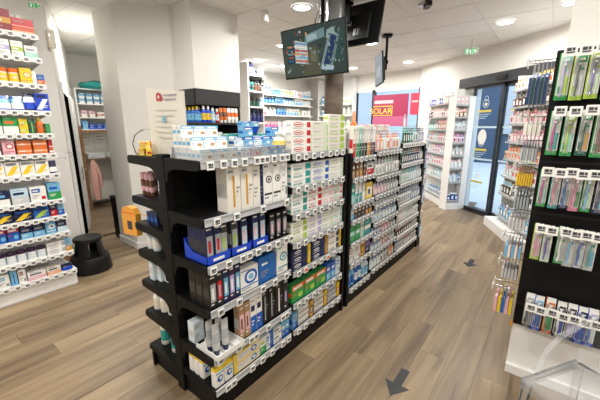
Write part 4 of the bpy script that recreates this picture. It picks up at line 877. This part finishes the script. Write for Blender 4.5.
white_rack('wall_shelf', 'white corner shelves of lotion bottles behind the pillar', F3, 1.05, .28, [2.22, 1.92, 1.6, 1.2], 2.9, (-5.0, 8.15, 0))
GF = 'bottles on the far shelves'
x, y = F1.pt(.2, .2)
pk = thing('helmet_toy', 'dark blue and white bundle on the topmost white shelf', 'bundle', (x, y, 2.71))
build('bundle_body', MB().lathe([(.1, 0, 'navy'), (.13, .06, 'white'), (.12, .14, 'navy'), (.08, .24, 'charcoal'), (.02, .3, 'navy')], 10, 'navy'), 'gloss', pk); build('bundle_knot', MB().lathe([(.05, 0, 'charcoal'), (.08, .05, 'navy'), (.04, .12, 'white')], 8, 'navy', .02, .16), 'gloss', pk)
pk.name = 'fabric_bundle'
def ff(F, s0, s1, z, items, pl): fill(F, s0, s1, z, items, pl, GF, back=.04)
ff(F1, .02, .5, 2.37, [(bottle(.045, .24, 'teal', 'dark', 'charcoal', look='teal can with dark cap'), 2, 1), (bottle(.045, .24, 'charcoal', 'dark', 'brown', look='charcoal can'), 2, 1), (carton(.08, .26, .08, 'dark', 'half', 'grey', look='dark tall pack'), 1, 1)], 'on upper short white shelf')
ff(F1, .02, .5, 2.04, [(bottle(.045, .2, 'charcoal', 'dark', 'darkgreen', look='dark green can'), 3, 1), (bottle(.05, .22, 'sky', 'white', 'ice', look='light blue can'), 1, 1)], 'on middle short white shelf')
ff(F1, .02, .5, 1.7, [(bottle(.055, .28, 'navy', 'navy', '2a3570', look='navy bottle'), 4, 1)], 'on lower short white shelf')
bl = [bottle(.045, .17, 'blue', 'white', 'sky', look='blue bottle with white cap'), bottle(.045, .18, 'sky', 'blue', 'ice', look='sky bottle with blue cap'), bottle(.045, .16, 'lime', 'white', 'cream', look='lime bottle with white cap'), bottle(.05, .18, 'white', 'white', 'ice', look='white lotion bottle'), carton(.1, .17, .07, 'white', 'half', 'sky', look='white carton with sky base'), carton(.09, .16, .07, 'white', 'half', 'pink', look='white carton with pink base'), carton(.09, .16, .07, 'sky', 'half', 'blue', look='sky carton with blue base')]
ff(F2, .05, 2.0, 2.38, [(bl[1], 3, 1), (bl[0], 3, 1), (bl[2], 4, 1), (bl[3], 2, 1), (bl[5], 1, 1), (bl[4], 3, 1)], 'on top long white shelf')
ff(F2, .05, 2.0, 2.17, [(bl[0], 4, 1), (bl[6], 3, 1), (bl[1], 4, 1), (bl[4], 3, 1), (bl[3], 3, 1)], 'on second long white shelf')
ff(F2, .05, 2.0, 1.90, [(carton(.08, .12, .07, 'white', 'half', 'red', look='white carton with red base'), 1, 1), (bl[3], 3, 1), (bl[6], 3, 1), (bl[3], 3, 1) if False else (bl[4], 4, 1), (bl[2], 1, 1), (carton(.1, .15, .07, 'white', 'plain', look='plain white carton'), 3, 1)], 'on third long white shelf')
ff(F2, .05, 2.0, 1.6, [(carton(.1, .13, .07, 'rose', 'half', 'magenta', look='rose carton with magenta base'), 6, 1), (bottle(.045, .16, 'lime', 'white', 'palegreen', look='pale lime bottle'), 6, 1), (carton(.1, .15, .07, 'offwhite', 'plain', look='off-white carton'), 3, 1)], 'on fourth long white shelf')
for z, pl in ((2.22, 'top'), (1.92, 'middle'), (1.6, 'low')):
    ff(F3, .03, 1.02, z, [(bottle(.05, .24 if pl == 'top' else .2, 'ice', 'blue' if pl == 'top' else 'charcoal', 'sky', look='pale bottle with %s cap' % ('blue' if pl == 'top' else 'charcoal')), 4, 1), (bottle(.05, .2, 'white', 'white', 'palegreen', look='white bottle with pale green band'), 3, 1)], 'on %s corner shelf' % pl)

# pillar, hanging screens
pl_ = tag(link('trim_2', None, None, None, (-2.06, 3.27, 0)), 'round pillar clad in grey-brown wood with silver top', 'pillar', None, 'structure')
build('wood_cladding', MB().lathe([(.108, 0), (.108, 2.3)], 24), 'bark', pl_, smooth=True)
build('silver_sleeve', MB().lathe([(.1, 2.3), (.1, 2.62), (.106, 2.625), (.106, 2.66), (.1, 2.665), (.1, CEIL)], 24), 'pillar', pl_, smooth=True)
def feed(m, W, Hh, y):
    """CCTV picture: grey-green shop seen from above, racks of colour left, blue counter right"""
    def P(pts, c, k): m.face([(-W/2+u*W, y-.0004*k, v*Hh) for u, v in pts], lin(c))
    P([(0, 0), (1, 0), (1, 1), (0, 1)], '3f4a46', 1)
    P([(0, 0), (.62, 0), (.58, .62), (.3, .75), (0, .6)], '4b5146', 2); P([(.3, 0), (.62, 0), (.57, .55), (.47, .6)], '5b5a48', 3)
    P([(.38, .66), (.7, .74), (.7, .92), (.4, .84)], '6f8a8d', 3); P([(.42, .7), (.58, .74), (.58, .86), (.42, .82)], '9db2b0', 4)
    P([(.2, .3), (.42, .24), (.42, .68), (.22, .78)], 'b9c4c2', 3)
    for i in range(6): P([(.2, .34+i*.075), (.42, .28+i*.07), (.42, .31+i*.07), (.2, .375+i*.075)], ['c45a35', '7fa9c4', 'd08a4a', 'b03a3a', 'e3e0d5', '5f87ad'][i], 4)
    P([(.06, .3), (.2, .28), (.2, .68), (.1, .72)], '31474f', 3)
    for i in range(5): P([(.08, .34+i*.075), (.17, .33+i*.075), (.17, .37+i*.075), (.08, .38+i*.075)], ['41617c', 'a55a3f', '7d8f94', '3f5b70', 'b7825a'][i], 4)
    P([(.6, .12), (.78, .08), (.92, .72), (.78, .86)], '7f918f', 3); P([(.66, .2), (.76, .18), (.88, .7), (.8, .78)], '2d3f5f', 4); P([(.62, .1), (.8, .06), (.82, .14), (.64, .2)], 'a9bcc4', 5)
    P([(.8, .3), (.97, .26), (.97, .8), (.92, .86)], '39514c', 3); P([(.72, .7), (.86, .76), (.84, .9), (.74, .86)], '8fa39b', 4)
    P([(.46, .3), (.56, .28), (.55, .5), (.47, .52)], '6d705c', 4)
    rf = random.Random(4)
    for i in range(70):
        u, v = rf.uniform(.04, .94), rf.uniform(.06, .92); a_, b_ = rf.uniform(.01, .035), rf.uniform(.015, .06)
        c_ = rf.choice(['566a66', '2f3b3a', '7f9094', '93a5a8', '4a5a60', '64706a'] if u > .45 or v < .3 else ['b8613c', 'd9d2c2', '6f93ad', '8a4a38', '3a4a52', 'c9a06a'])
        P([(u, v), (u+a_, v-.01), (u+a_, v+b_), (u, v+b_+.01)], c_, 5.5)
def tv(name, label, loc, rz, tilt, W, Hh, pole, off, on=True):
    root = thing(name, label, 'screen', loc, rz)
    body = build('housing', MB().cbox(-W/2, W/2, -.012, .012, 0, Hh, 'black', .004).cbox(-W*.36, W*.36, .012, .05, Hh*.1, Hh*.72, 'charcoal', .01), 'blackp', root, rot=(R(tilt), 0, 0))
    m = MB()
    if on: feed(m, W-.024, Hh-.03, 0)
    else: m.front(-W/2+.012, W/2-.012, 0, Hh-.03, 0, 'a9afb2').front(-W/4, W/4, .1, Hh-.2, -.0005, 'c2c8ca')  # off screen: room reflection put in as glowing greys
    build('display_panel', m, 'screen', body, (0, -.0125, .018))
    r_ = MB().front(-.1, .08, Hh*.45, Hh*.58, 0, 'steel').front(.12, .2, Hh*.2, Hh*.36, 0, 'lightgrey'); r_.v = [(-x, -y+.0506, z) for x, y, z in r_.v]
    build('rating_plate', r_, 'card', body)
    for k in range(4): build('vent_slot', MB().box(-W*.3+k*.03, -W*.3+k*.03+.015, .05, .052, Hh*.15, Hh*.4), 'frame', body)
    build('mount_bracket', MB().box(-.1, .1, .03, .07, Hh*.5, Hh*.9).box(-.03, .03, .05, off+.03, Hh*.7, Hh*.8), 'black', root)
    build('mount_pole', MB().tube([(0, off, Hh*.5), (0, off, CEIL-loc[2])], .022, 10), 'black', root, smooth=True)
    build('ceiling_plate', MB().cbox(-.07, .07, off-.07, off+.07, CEIL-loc[2]-.03, CEIL-loc[2], 'black', .005), 'black', root)
    return root
tv('hanging_screen', 'large hanging screen showing a shop camera picture', (-2.12, 2.99, 2.13), 0, 10, .82, .5, 1, .12)
tv('hanging_screen', 'dark hanging screen seen from behind, below the ceiling', (-2.07, 3.49, 2.5), PI, 14, .86, .47, 1, .0)
tv('hanging_screen', 'small far hanging screen seen nearly edge-on', (-2.3, 5.0, 2.25), R(-55), 4, .6, .45, 1, .08, False)
# loose cable on the pillar mount
tag(build('cable', MB().tube([(-2.2, 3.1, CEIL), (-2.18, 3.13, 2.85), (-2.24, 3.14, 2.72), (-2.2, 3.1, 2.6)], .006, 5, 'dark'), 'blackp'), 'thin dark cable hanging behind the large screen', 'cable')

# window posters
def text_mesh(body, size, name='lettering', ext=.0006):
    cu = bpy.data.curves.new(name, 'FONT'); cu.body = body; cu.size = size; cu.extrude = ext
    ob = bpy.data.objects.new(name, cu); COL.objects.link(ob); dg = bpy.context.evaluated_depsgraph_get()
    me = bpy.data.meshes.new_from_object(ob.evaluated_get(dg)); bpy.data.objects.remove(ob); bpy.data.curves.remove(cu); return me
po = thing('window_poster', 'pink poster with yellow framed lettering in far window', 'poster', (-3.95, 8.27, 1.62))
build('sheet', MB().box(-.0, .95, 0, .004, 0, .8, 'a02f55').front(0, .95, 0, .25, -.0005, 'b45a80'), 'card', po)
build('white_line', MB().front(.03, .55, .58, .66, -.001, 'rose'), 'card', po)
build('yellow_frame', MB().front(-.0, .54, .27, .29, -.0012, 'yellow').front(0, .54, .5, .52, -.0012, 'yellow').front(.52, .54, .29, .5, -.0012, 'yellow'), 'card', po)
tx = text_mesh('SOLAR', .2); mt_y = plain('yellow_ink', 'f0d24a', .6); tx.materials.append(mt_y); link('lettering', tx, None, po, (-.08, -.003, .325), rot=(R(90), 0, 0))
p2 = thing('window_poster', 'red poster beside the pink one in far window', 'poster', (-2.95, 8.27, 1.9))
build('sheet', MB().box(0, .22, 0, .004, 0, .52, 'c03a52'), 'card', p2); build('white_line', MB().front(.03, .19, .3, .34, -.001, 'rose'), 'card', p2)

# ================================================================== FAR DISPLAYS BY THE DOORS
GD = 'cards on the door displays'
def rack(name, label, F, L, depth, zs, top, pals, place, cw, h, seed, post=None):
    base = (*F.pt(L/2, depth/2), 0)
    root = thing(name, label, 'display rack', base)
    lx, ly = F.pt(0, 0); lx -= base[0]; ly -= base[1]
    build('back_panel', MB().box(0, L, depth-.015, depth, 0, top), 'white', root, (lx, ly, 0), F.a)
    build('plinth', MB().box(0 if L != 1.2 else -.12, L, .0 if L != 1.2 else -.12, depth-.015, 0, .14), 'white', root, (lx, ly, 0), F.a)
    for k in (0, 1): build('upright', MB().box(-.012 if k == 0 else L, 0 if k == 0 else L+(.13 if L < .5 else .03), .06 if L > .5 else .0, depth, 0, top), 'white', root, (lx, ly, 0), F.a)
    rnd = random.Random(seed); n = int((L-.02)/(cw+.008)); g = (L-.02)/n
    for i, z in enumerate(zs):
        sh = shelf_board(root, F, 0, L, depth-.02, z, 'white', 'rail', [], base=base, lip=.02, th=.01)
        pal = pals[i % len(pals)]; run = 0; c = rnd.choice(pal)
        for k in range(n):
            if run <= 0: c = rnd.choice(pal); run = rnd.choice((1, 2, 3))
            run -= 1
            hh = h*rnd.uniform(.85, 1.05); sp = hang(cw, round(hh, 2), c[0], c[1], c[2], d=.03, cat='hanging pack', name='hanging_pack')
            x, y = F.pt(.01+g*(k+.5), .05); put(sp, x, y, z, F.a, 'on %s row of %s' % (rows4[i] if i < 8 else 'lowest', place), GD, k)
    return root
palD = [[('cream', 'orange', 'offwhite'), ('offwhite', 'tan', 'cream'), ('navy', 'white', 'blue')], [('charcoal', 'white', 'dark'), ('offwhite', 'rose', 'white'), ('lightgrey', 'charcoal', 'white')], [('peach', 'rose', 'tan'), ('teal', 'charcoal', 'mint'), ('offwhite', 'peach', 'white')],
        [('paleblue', 'steel', 'white'), ('palegreen', 'grey', 'white'), ('rose', 'red', 'offwhite')], [('lilac', 'violet', 'white'), ('rose', 'magenta', 'white'), ('white', 'peach', 'lightgrey')], [('ice', 'steel', 'lightgrey'), ('offwhite', 'red', 'white'), ('rose', 'pink', 'white')],
        [('paleblue', 'sky', 'white'), ('ice', 'teal', 'white'), ('white', 'rose', 'ice')], [('sky', 'blue', 'white'), ('ice', 'lightgrey', 'paleblue')]]
FA = Face((-2.38, 7.83), (.54, -.75)); LA = 1.27
FBb = Face((-1.50, 6.61), (.64, .77))
zsD = [2.06, 1.8, 1.55, 1.3, 1.06, .82, .55, .18]
rack('display_rack', 'white rack of small hanging packs between window and corner', FA, LA, .22, zsD, 2.3, palD, 'window rack', .085, .19, 3)
rack('display_rack', 'white rack of small packs next to glass entrance doors', FBb, .28, .2, [2.0, 1.78, 1.54, 1.3, 1.06, .82, .55, .18], 2.16, palD[1:]+palD[:1], 'rack left of doors', .075, .18, 5)
FD = Face((-.59, 5.97), (.36, -.75))
palR = [[('navy', 'yellow', 'blue'), ('white', 'blue', 'ice'), ('peach', 'orange', 'white')], [('offwhite', 'charcoal', 'brown'), ('white', 'grey', 'dark')], [('white', 'rose', 'offwhite'), ('offwhite', 'red', 'rose'), ('rose', 'red', 'white')], [('white', 'red', 'rose'), ('offwhite', 'navy', 'white')],
        [('lime', 'tan', 'palegreen'), ('peach', 'orange', 'offwhite')], [('white', 'red', 'ice'), ('ice', 'red', 'white')], [('white', 'sky', 'charcoal'), ('ice', 'navy', 'white')], [('paleblue', 'blue', 'sky'), ('ice', 'sky', 'white')]]
rack('display_rack', 'white rack of small packs right of the entrance doors', FD, 1.2, .3, [2.12, 1.88, 1.64, 1.38, 1.12, .86, .58, .22], 2.34, palR, 'rack right of doors', .095, .2, 9)

# ================================================================== RIGHT-HAND RACK
RX0, RX1, RY0, RY1 = -.05, 1.0, 2.31, 4.7
rr = thing('gondola', 'black toothbrush rack with white base at right edge', 'display rack', (.45, RY0, 0)); RB = (.45, RY0, 0)
q = lambda x: x-RB[0]
build('base_cabinet', MB().cbox(q(RX0+.0), q(RX1), .012, .1, .06, .36, 'white', .004).box(q(RX0), q(RX1), -.01, .1, 0, .06), 'white', rr)
build('base_cabinet', MB().box(q(RX0), q(RX0+.03), .1, RY1-RY0, 0, .36), 'white', rr)
build('end_panel', MB().box(q(RX0+.003), q(RX1), .0, .02, .36, 2.0), 'black', rr)
build('side_panel', MB().box(q(RX0), q(RX0+.02), .02, RY1-RY0, .36, 2.0), 'black', rr)
build('top_panel', MB().box(q(RX0+.02), q(RX1), .02, .1, 1.98, 2.0), 'white', rr)
for z in (1.4, 1.1, .8, .5, 1.7): build('panel_groove', MB().box(q(RX0+.003), q(RX1), -.002, .0, z, z+.012), 'blackp', rr)
build('corner_bracket', MB().box(q(RX0-.012), q(RX0), .002, .02, .33, .37, 'gold'), 'card', rr)
tag(struct('wall_pillar', MB().box(-.015, .9, 2.42, 3.2, 0, CEIL+.02), 'wall', 'white square pillar rising behind the toothbrush rack', 'pillar'), 'white square pillar rising behind the toothbrush rack', 'pillar', None, 'structure')
def hook(parent, p, d, L):
    """peg hook p (in rack frame), pointing along d, with a price tag hanging at its end"""
    p = Vector(p); d = Vector(d); e = p+d*L
    h = build('peg_hook', MB().tube([p, e, e+Vector((0, 0, .012))], .0028, 6), 'chrome', parent)
    return h, e
def brush_pack(w, h, cc, look, seed, brush, deep=.02):
    """toothbrush blister: printed card, brush with head, clear blister"""
    key = ('bp', w, h, cc, brush)
    if key not in CACHE:
        m = MB().box(-w/2, w/2, -.001, .001, 0, h, 'white'); t = -.0016
        m.front(-w/2, w/2, 0, h*.1, t, cc[0]); m.front(-w/2, -w/2+w*.09, 0, h, t-.0002, cc[0]); m.front(-w*.2, w*.45, h*.78, h*.93, t, cc[1]); m.front(-w*.1, w*.3, h*.83, h*.87, t-.0004, 'white')
        m.front(w*.05, w*.42, h*.12, h*.5, t, cc[2]); m.front(-w*.35, 0, h*.14, h*.3, t, cc[0]); m.oval(w*.22, h*.65, w*.16, w*.16, t, cc[1], 10)
        a = m.mesh('card'); a.materials.append(MT['gloss'])
        b = MB().tube([(-.004, -.009, h*.08), (-.002, -.011, h*.3), (-.004, -.008, h*.5), (0, -.009, h*.66), (0, -.009, h*.86)], [.005, .0062, .005, .003, .004], 8, brush)
        b.box(-.0055, .0055, -.019, -.009, h*.73, h*.86, 'white'); b.front(-.005, .005, h*.77, h*.81, -.0194, brush)
        b = b.mesh('toothbrush', False); b.materials.append(MT['gloss'])
        e = w*.36; c = MB(); pr = [(-e, -.001), (-e*.85, -deep), (e*.85, -deep), (e, -.001)]
        c.prism(pr, h*.05, h*.9, 'z'); c = c.mesh('blister'); c.materials.append(MT['pvc']); CACHE[key] = (a, b, c)
    return dict(a=CACHE[key], w=w, h=h, look=look)
GT = 'toothbrush packs on the right rack'
def hang_pack(sp, x, y, z, rz, place, order):
    r_ = link('toothbrush_pack', None, None, None, (x, y, z), rz)
    for n, me in zip(('card', 'toothbrush', 'blister'), sp['a']): link(n, me, None, r_)
    return reg(r_, sp['look'], place, 'toothbrush pack', GT, order)
# rows on the end panel: (tag height, pack height, [(x, palette, brush colour, words)])
G_, T_, P_, B_ = ('green', 'mint', 'lime'), ('teal', 'sky', 'mint'), ('pink', 'rose', 'magenta'), ('blue', 'sky', 'paleblue')
ENDROWS = [
    ('top row', 1.99, .235, .054, [(-.005, G_, 'lilac', 'green and white toothbrush pack'), (.055, ('lime', 'green', 'lightgrey'), 'charcoal', 'lime pack with dark brush'), (.115, ('lime', 'lime', 'palegreen'), 'violet', 'lime pack with violet brush'), (.18, G_, 'teal', 'green pack with teal brush')]),
    ('second row', 1.70, .235, .05, [(-.005, ('green', 'mint', 'teal'), 'magenta', 'green pack with magenta brush'), (.057, ('green', 'lime', 'mint'), 'lime', 'green pack with lime brush'), (.12, ('darkgreen', 'green', 'gold'), 'darkgreen', 'dark green pack with gold mark'), (.18, ('green', 'orange', 'brown'), 'brown', 'green pack with brown brush')]),
    ('third row', 1.385, .215, .043, [(-.012, ('green', 'lightgrey', 'mint'), 'magenta', 'pale pack with magenta brush'), (.042, ('teal', 'pink', 'lightgrey'), 'pink', 'white pack with pink top'), (.088, ('navy', 'rose', 'steel'), 'blue', 'pack with blue brush'), (.132, ('pink', 'palegreen', 'green'), 'pink', 'floral pack with pink brush'), (.18, ('green', 'lime', 'palegreen'), 'sky', 'green floral pack with sky brush'), (.23, ('navy', 'blue', 'sky'), 'navy', 'navy pack with blue print')]),
    ('fourth row', 1.065, .215, .042, [(.002, ('lime', 'yellow', 'rose'), 'pink', 'lime and pink toothbrush pack'), (.05, ('palegreen', 'green', 'ice'), 'violet', 'pale green pack with violet brush'), (.112, ('green', 'green', 'lightgrey'), 'white', 'narrow green pack'), (.152, ('lightgrey', 'sky', 'white'), 'sky', 'clear pack with sky brush'), (.195, ('lightgrey', 'blue', 'ice'), 'blue', 'clear pack with blue brush'), (.24, ('lightgrey', 'teal', 'sky'), 'teal', 'clear pack with teal brush')]),
    ('lowest row', .58, .215, .045, [(.018, ('charcoal', 'steel', 'grey'), 'charcoal', 'dark grey pack with steel mark'), (.064, ('royal', 'sky', 'blue'), 'blue', 'royal blue pack'), (.118, ('orange', 'orange', 'green'), 'green', 'orange topped pack'), (.168, ('navy', 'charcoal', 'royal'), 'white', 'navy and black pack'), (.215, ('navy', 'charcoal', 'lilac'), 'lilac', 'navy pack with lilac mark'), (.262, ('royal', 'navy', 'blue'), 'royal', 'deep blue pack'), (.305, ('royal', 'lilac', 'ice'), 'blue', 'blue and lilac pack')])]
for ri, (pl, z, h, w, L) in enumerate(ENDROWS):
    for k, (x, cc, br_, lk) in enumerate(L):
        drop = [0, .006, -.004, .008, .002, .007, .0][k]
        zz = z-.012-drop*.5
        hk, e = hook(rr, (q(x+.008), 0, zz), (0, -1, 0), .125)
        sp = brush_pack(w, h, cc, lk, k, br_)
        # tag hangs from the hook tip
        link('price_tag', tgm, None, hk, (q(x+.012), -.126, zz-.006)).scale = (1.2, 1, 1.25)
        low = pl == 'lowest row'
        hang_pack(sp, x, RY0-.055 if not low else RY0-.07, zz-h-.003+(.045 if low else 0), 0, 'on the %s of right rack' % pl, x)
        sp2 = brush_pack(w, h, cc, lk, k, br_); hang_pack(sp2, x+.002, RY0-.028 if not low else RY0-.035, zz-h-.003+(.045 if low else 0), 0, 'behind the %s of right rack' % pl, x)
# rows on the aisle side: packs lined up along pegs that stick out over the aisle
SIDE = [('top side row', 1.97, .27, 5, .019, [('steel', 'navy', '23406b'), ('steel', 'darkgreen', '1c4a55')], 'long navy and teal brush card'),
        ('second side row', 1.66, .12, 4, .022, [('white', 'lightgrey', 'offwhite')], 'white brush card'),
        ('third side row', 1.52, .13, 6, .014, [('lightgrey', 'charcoal', 'steel'), ('steel', 'charcoal', 'lightgrey')], 'grey interdental brush card'),
        ('fourth side row', 1.37, .135, 7, .012, [('gold', 'lightgrey', 'yellow')], 'gold handled brush card'),
        ('fifth side row', 1.22, .13, 5, .016, [('darkgreen', 'charcoal', 'steel')], 'dark green brush card'),
        ('sixth side row', 1.075, .12, 5, .019, [('white', 'red', 'lightgrey')], 'white card with red top'),
        ('seventh side row', .91, .15, 5, .018, [('paleblue', 'white', 'sky'), ('orange', 'peach', 'white')], 'pale blue brush card'),
        ('eighth side row', .74, .12, 5, .018, [('charcoal', 'grey', 'lightgrey')], 'charcoal brush card'),
        ('lowest side row', .56, .2, 5, .021, [('lime', 'white', 'yellow'), ('pink', 'white', 'rose'), ('sky', 'white', 'blue')], 'bright child toothbrush card')]
for (pl, z, h, n, d, cs, lk) in SIDE:
    for yc, far in ((RY0+.07, 0), (RY0+.17, 1)):
        hk, e = hook(rr, (q(RX0), yc-RY0, z), (-1, 0, 0), .03+n*d)
        for k in range(n):
            c = cs[k % len(cs)]; sp = hang(.06, h, c[0], c[1], c[2], look=lk, d=d*.8, cat='brush card', name='brush_card')
            put(sp, RX0-.018-k*d, yc, z-h*.97, R(-90), 'on %s of right rack%s' % (pl, ['', ', second peg', ', third peg'][far]), 'brush cards on the aisle side', -k)
        link('price_tag', tgm, None, hk, (q(RX0-.034-n*d), yc-RY0, z-.004), R(-90))

# ================================================================== CLEAR ACRYLIC CHAIR
ac = thing('acrylic_chair', 'transparent acrylic chair cut off by the right picture edge', 'chair', (.03, 1.58, 0), R(-33))
D_, W_ = .385, .42      # local x to the right, local y away
build('seat', MB().box(0, W_, 0, D_, .485, .5).box(0, .012, 0, D_, .45, .485).box(0, W_, 0, .012, .45, .485).box(W_-.012, W_, 0, D_, .45, .485), 'acrylic', ac)
for (x, y, dx, dy) in ((.02, .02, -.02, -.03), (W_-.02, .02, .02, -.03), (.02, D_-.02, -.01, .04), (W_-.02, D_-.02, .01, .04)):
    build('leg', MB().tube([(x+dx, y+dy, 0), (x, y, .48)], [.013, .02], 6), 'acrylic', ac, smooth=True)
n = 10; m = MB()
for i in range(n):
    t0, t1 = PI*i/n, PI*(i+1)/n
    f = lambda t: (W_/2-W_/2*math.cos(t), D_-.03+.07*math.sin(t)); tz = lambda t: .5+.34*math.sin(t)**.6
    (x0, y0), (x1, y1) = f(t0), f(t1)
    m.face([(x0, y0, .5), (x1, y1, .5), (x1, y1+.06*(tz(t1)-.5), tz(t1)), (x0, y0+.06*(tz(t0)-.5), tz(t0))]).face([(x1, y1+.008, .5), (x0, y0+.008, .5), (x0, y0+.008+.06*(tz(t0)-.5), tz(t0)), (x1, y1+.008+.06*(tz(t1)-.5), tz(t1))])
build('backrest', m, 'thin', ac)
for s in (0, W_): build('armrest', MB().tube([(s+(.0 if s == 0 else 0), .1, .5), (s, .14, .6), (s, .22, .66), (s, .32, .68), (s+(.03 if s == 0 else -.03), D_+.02, .74)], [.012, .012, .014, .014, .01], 6), 'acrylic', ac, smooth=True)

# ================================================================== SMALL THINGS
def arrow(x, y, s, label):
    p = [(-.028, .135), (-.028, -.02), (-.078, -.02), (0, -.135), (.078, -.02), (.028, -.02), (.028, .135)]
    o = build('floor_arrow', MB().prism([(a*s, b*s) for a, b in p], 0, .0015, 'z', '262729'), 'card', None, (x, y, .0003))
    return tag(o, label, 'floor sticker', 'arrows on the floor')
arrow(-.575, 1.765, 1.0, 'dark grey arrow sticker on floor nearest the camera'); arrow(-.59, 4.1, 1.0, 'dark grey arrow sticker farther along the aisle')
def exit_sign(loc, rz, s, label):
    t = thing('exit_sign', label, 'exit sign', loc, rz, 'exit signs')
    build('sign_plate', MB().box(-.11*s, .11*s, -.004, .004, -.12*s, 0), 'acrylic', t)
    build('pictogram', MB().front(-.1*s, -.02*s, -.1*s, -.02*s, -.005, 'green').front(.0, .05*s, -.11*s, -.01*s, -.005, 'green').front(.06*s, .1*s, -.075*s, -.045*s, -.005, 'green').front(-.07*s, -.05*s, -.09*s, -.03*s, -.0056, 'white'), 'card', t)
    build('rod', MB().tube([(0, 0, 0), (0, 0, CEIL-loc[2])], .004, 5), 'chrome', t)
exit_sign((-1.25, 6.1, 2.86), R(25), 1.0, 'green running-man exit sign by the entrance')
exit_sign((-3.6, .985, 2.62), R(60), .4, 'green exit sign hanging above left shelves')
el = thing('emergency_light', 'cream emergency light box on the passage wall', 'light', (-4.21, 1.236, 2.39))
build('housing', MB().cbox(0, .06, -.03, .03, 0, .17, 'cream', .006), 'card', el); build('lens', MB().cbox(.06, .07, -.022, .022, .02, .15, 'offwhite', .004), 'gloss', el)
sd = thing('ceiling_camera', 'small white dome device on the ceiling left of screen', 'ceiling device', (-3.0, 3.14, CEIL))
build('mount', MB().lathe([(.05, 0), (.05, -.02), (.03, -.03)], 16), 'white', sd); build('spot_head', MB().lathe([(.03, -.03), (.045, -.05), (.05, -.12), (.02, -.13)], 16), 'white', sd, smooth=True)
cc = thing('ceiling_camera', 'small black camera on the ceiling above the aisle', 'ceiling device', (-1.32, 4.02, CEIL))
build('mount', MB().lathe([(.035, 0), (.035, -.015)], 12), 'blackp', cc); build('camera_body', MB().cbox(-.03, .03, -.07, .07, -.07, -.02, 'black', .008), 'blackp', cc, rz=.6); build('camera_body', MB().box(-.1, -.04, -.02, .02, -.045, -.015), 'chrome', cc)

resolve_labels()
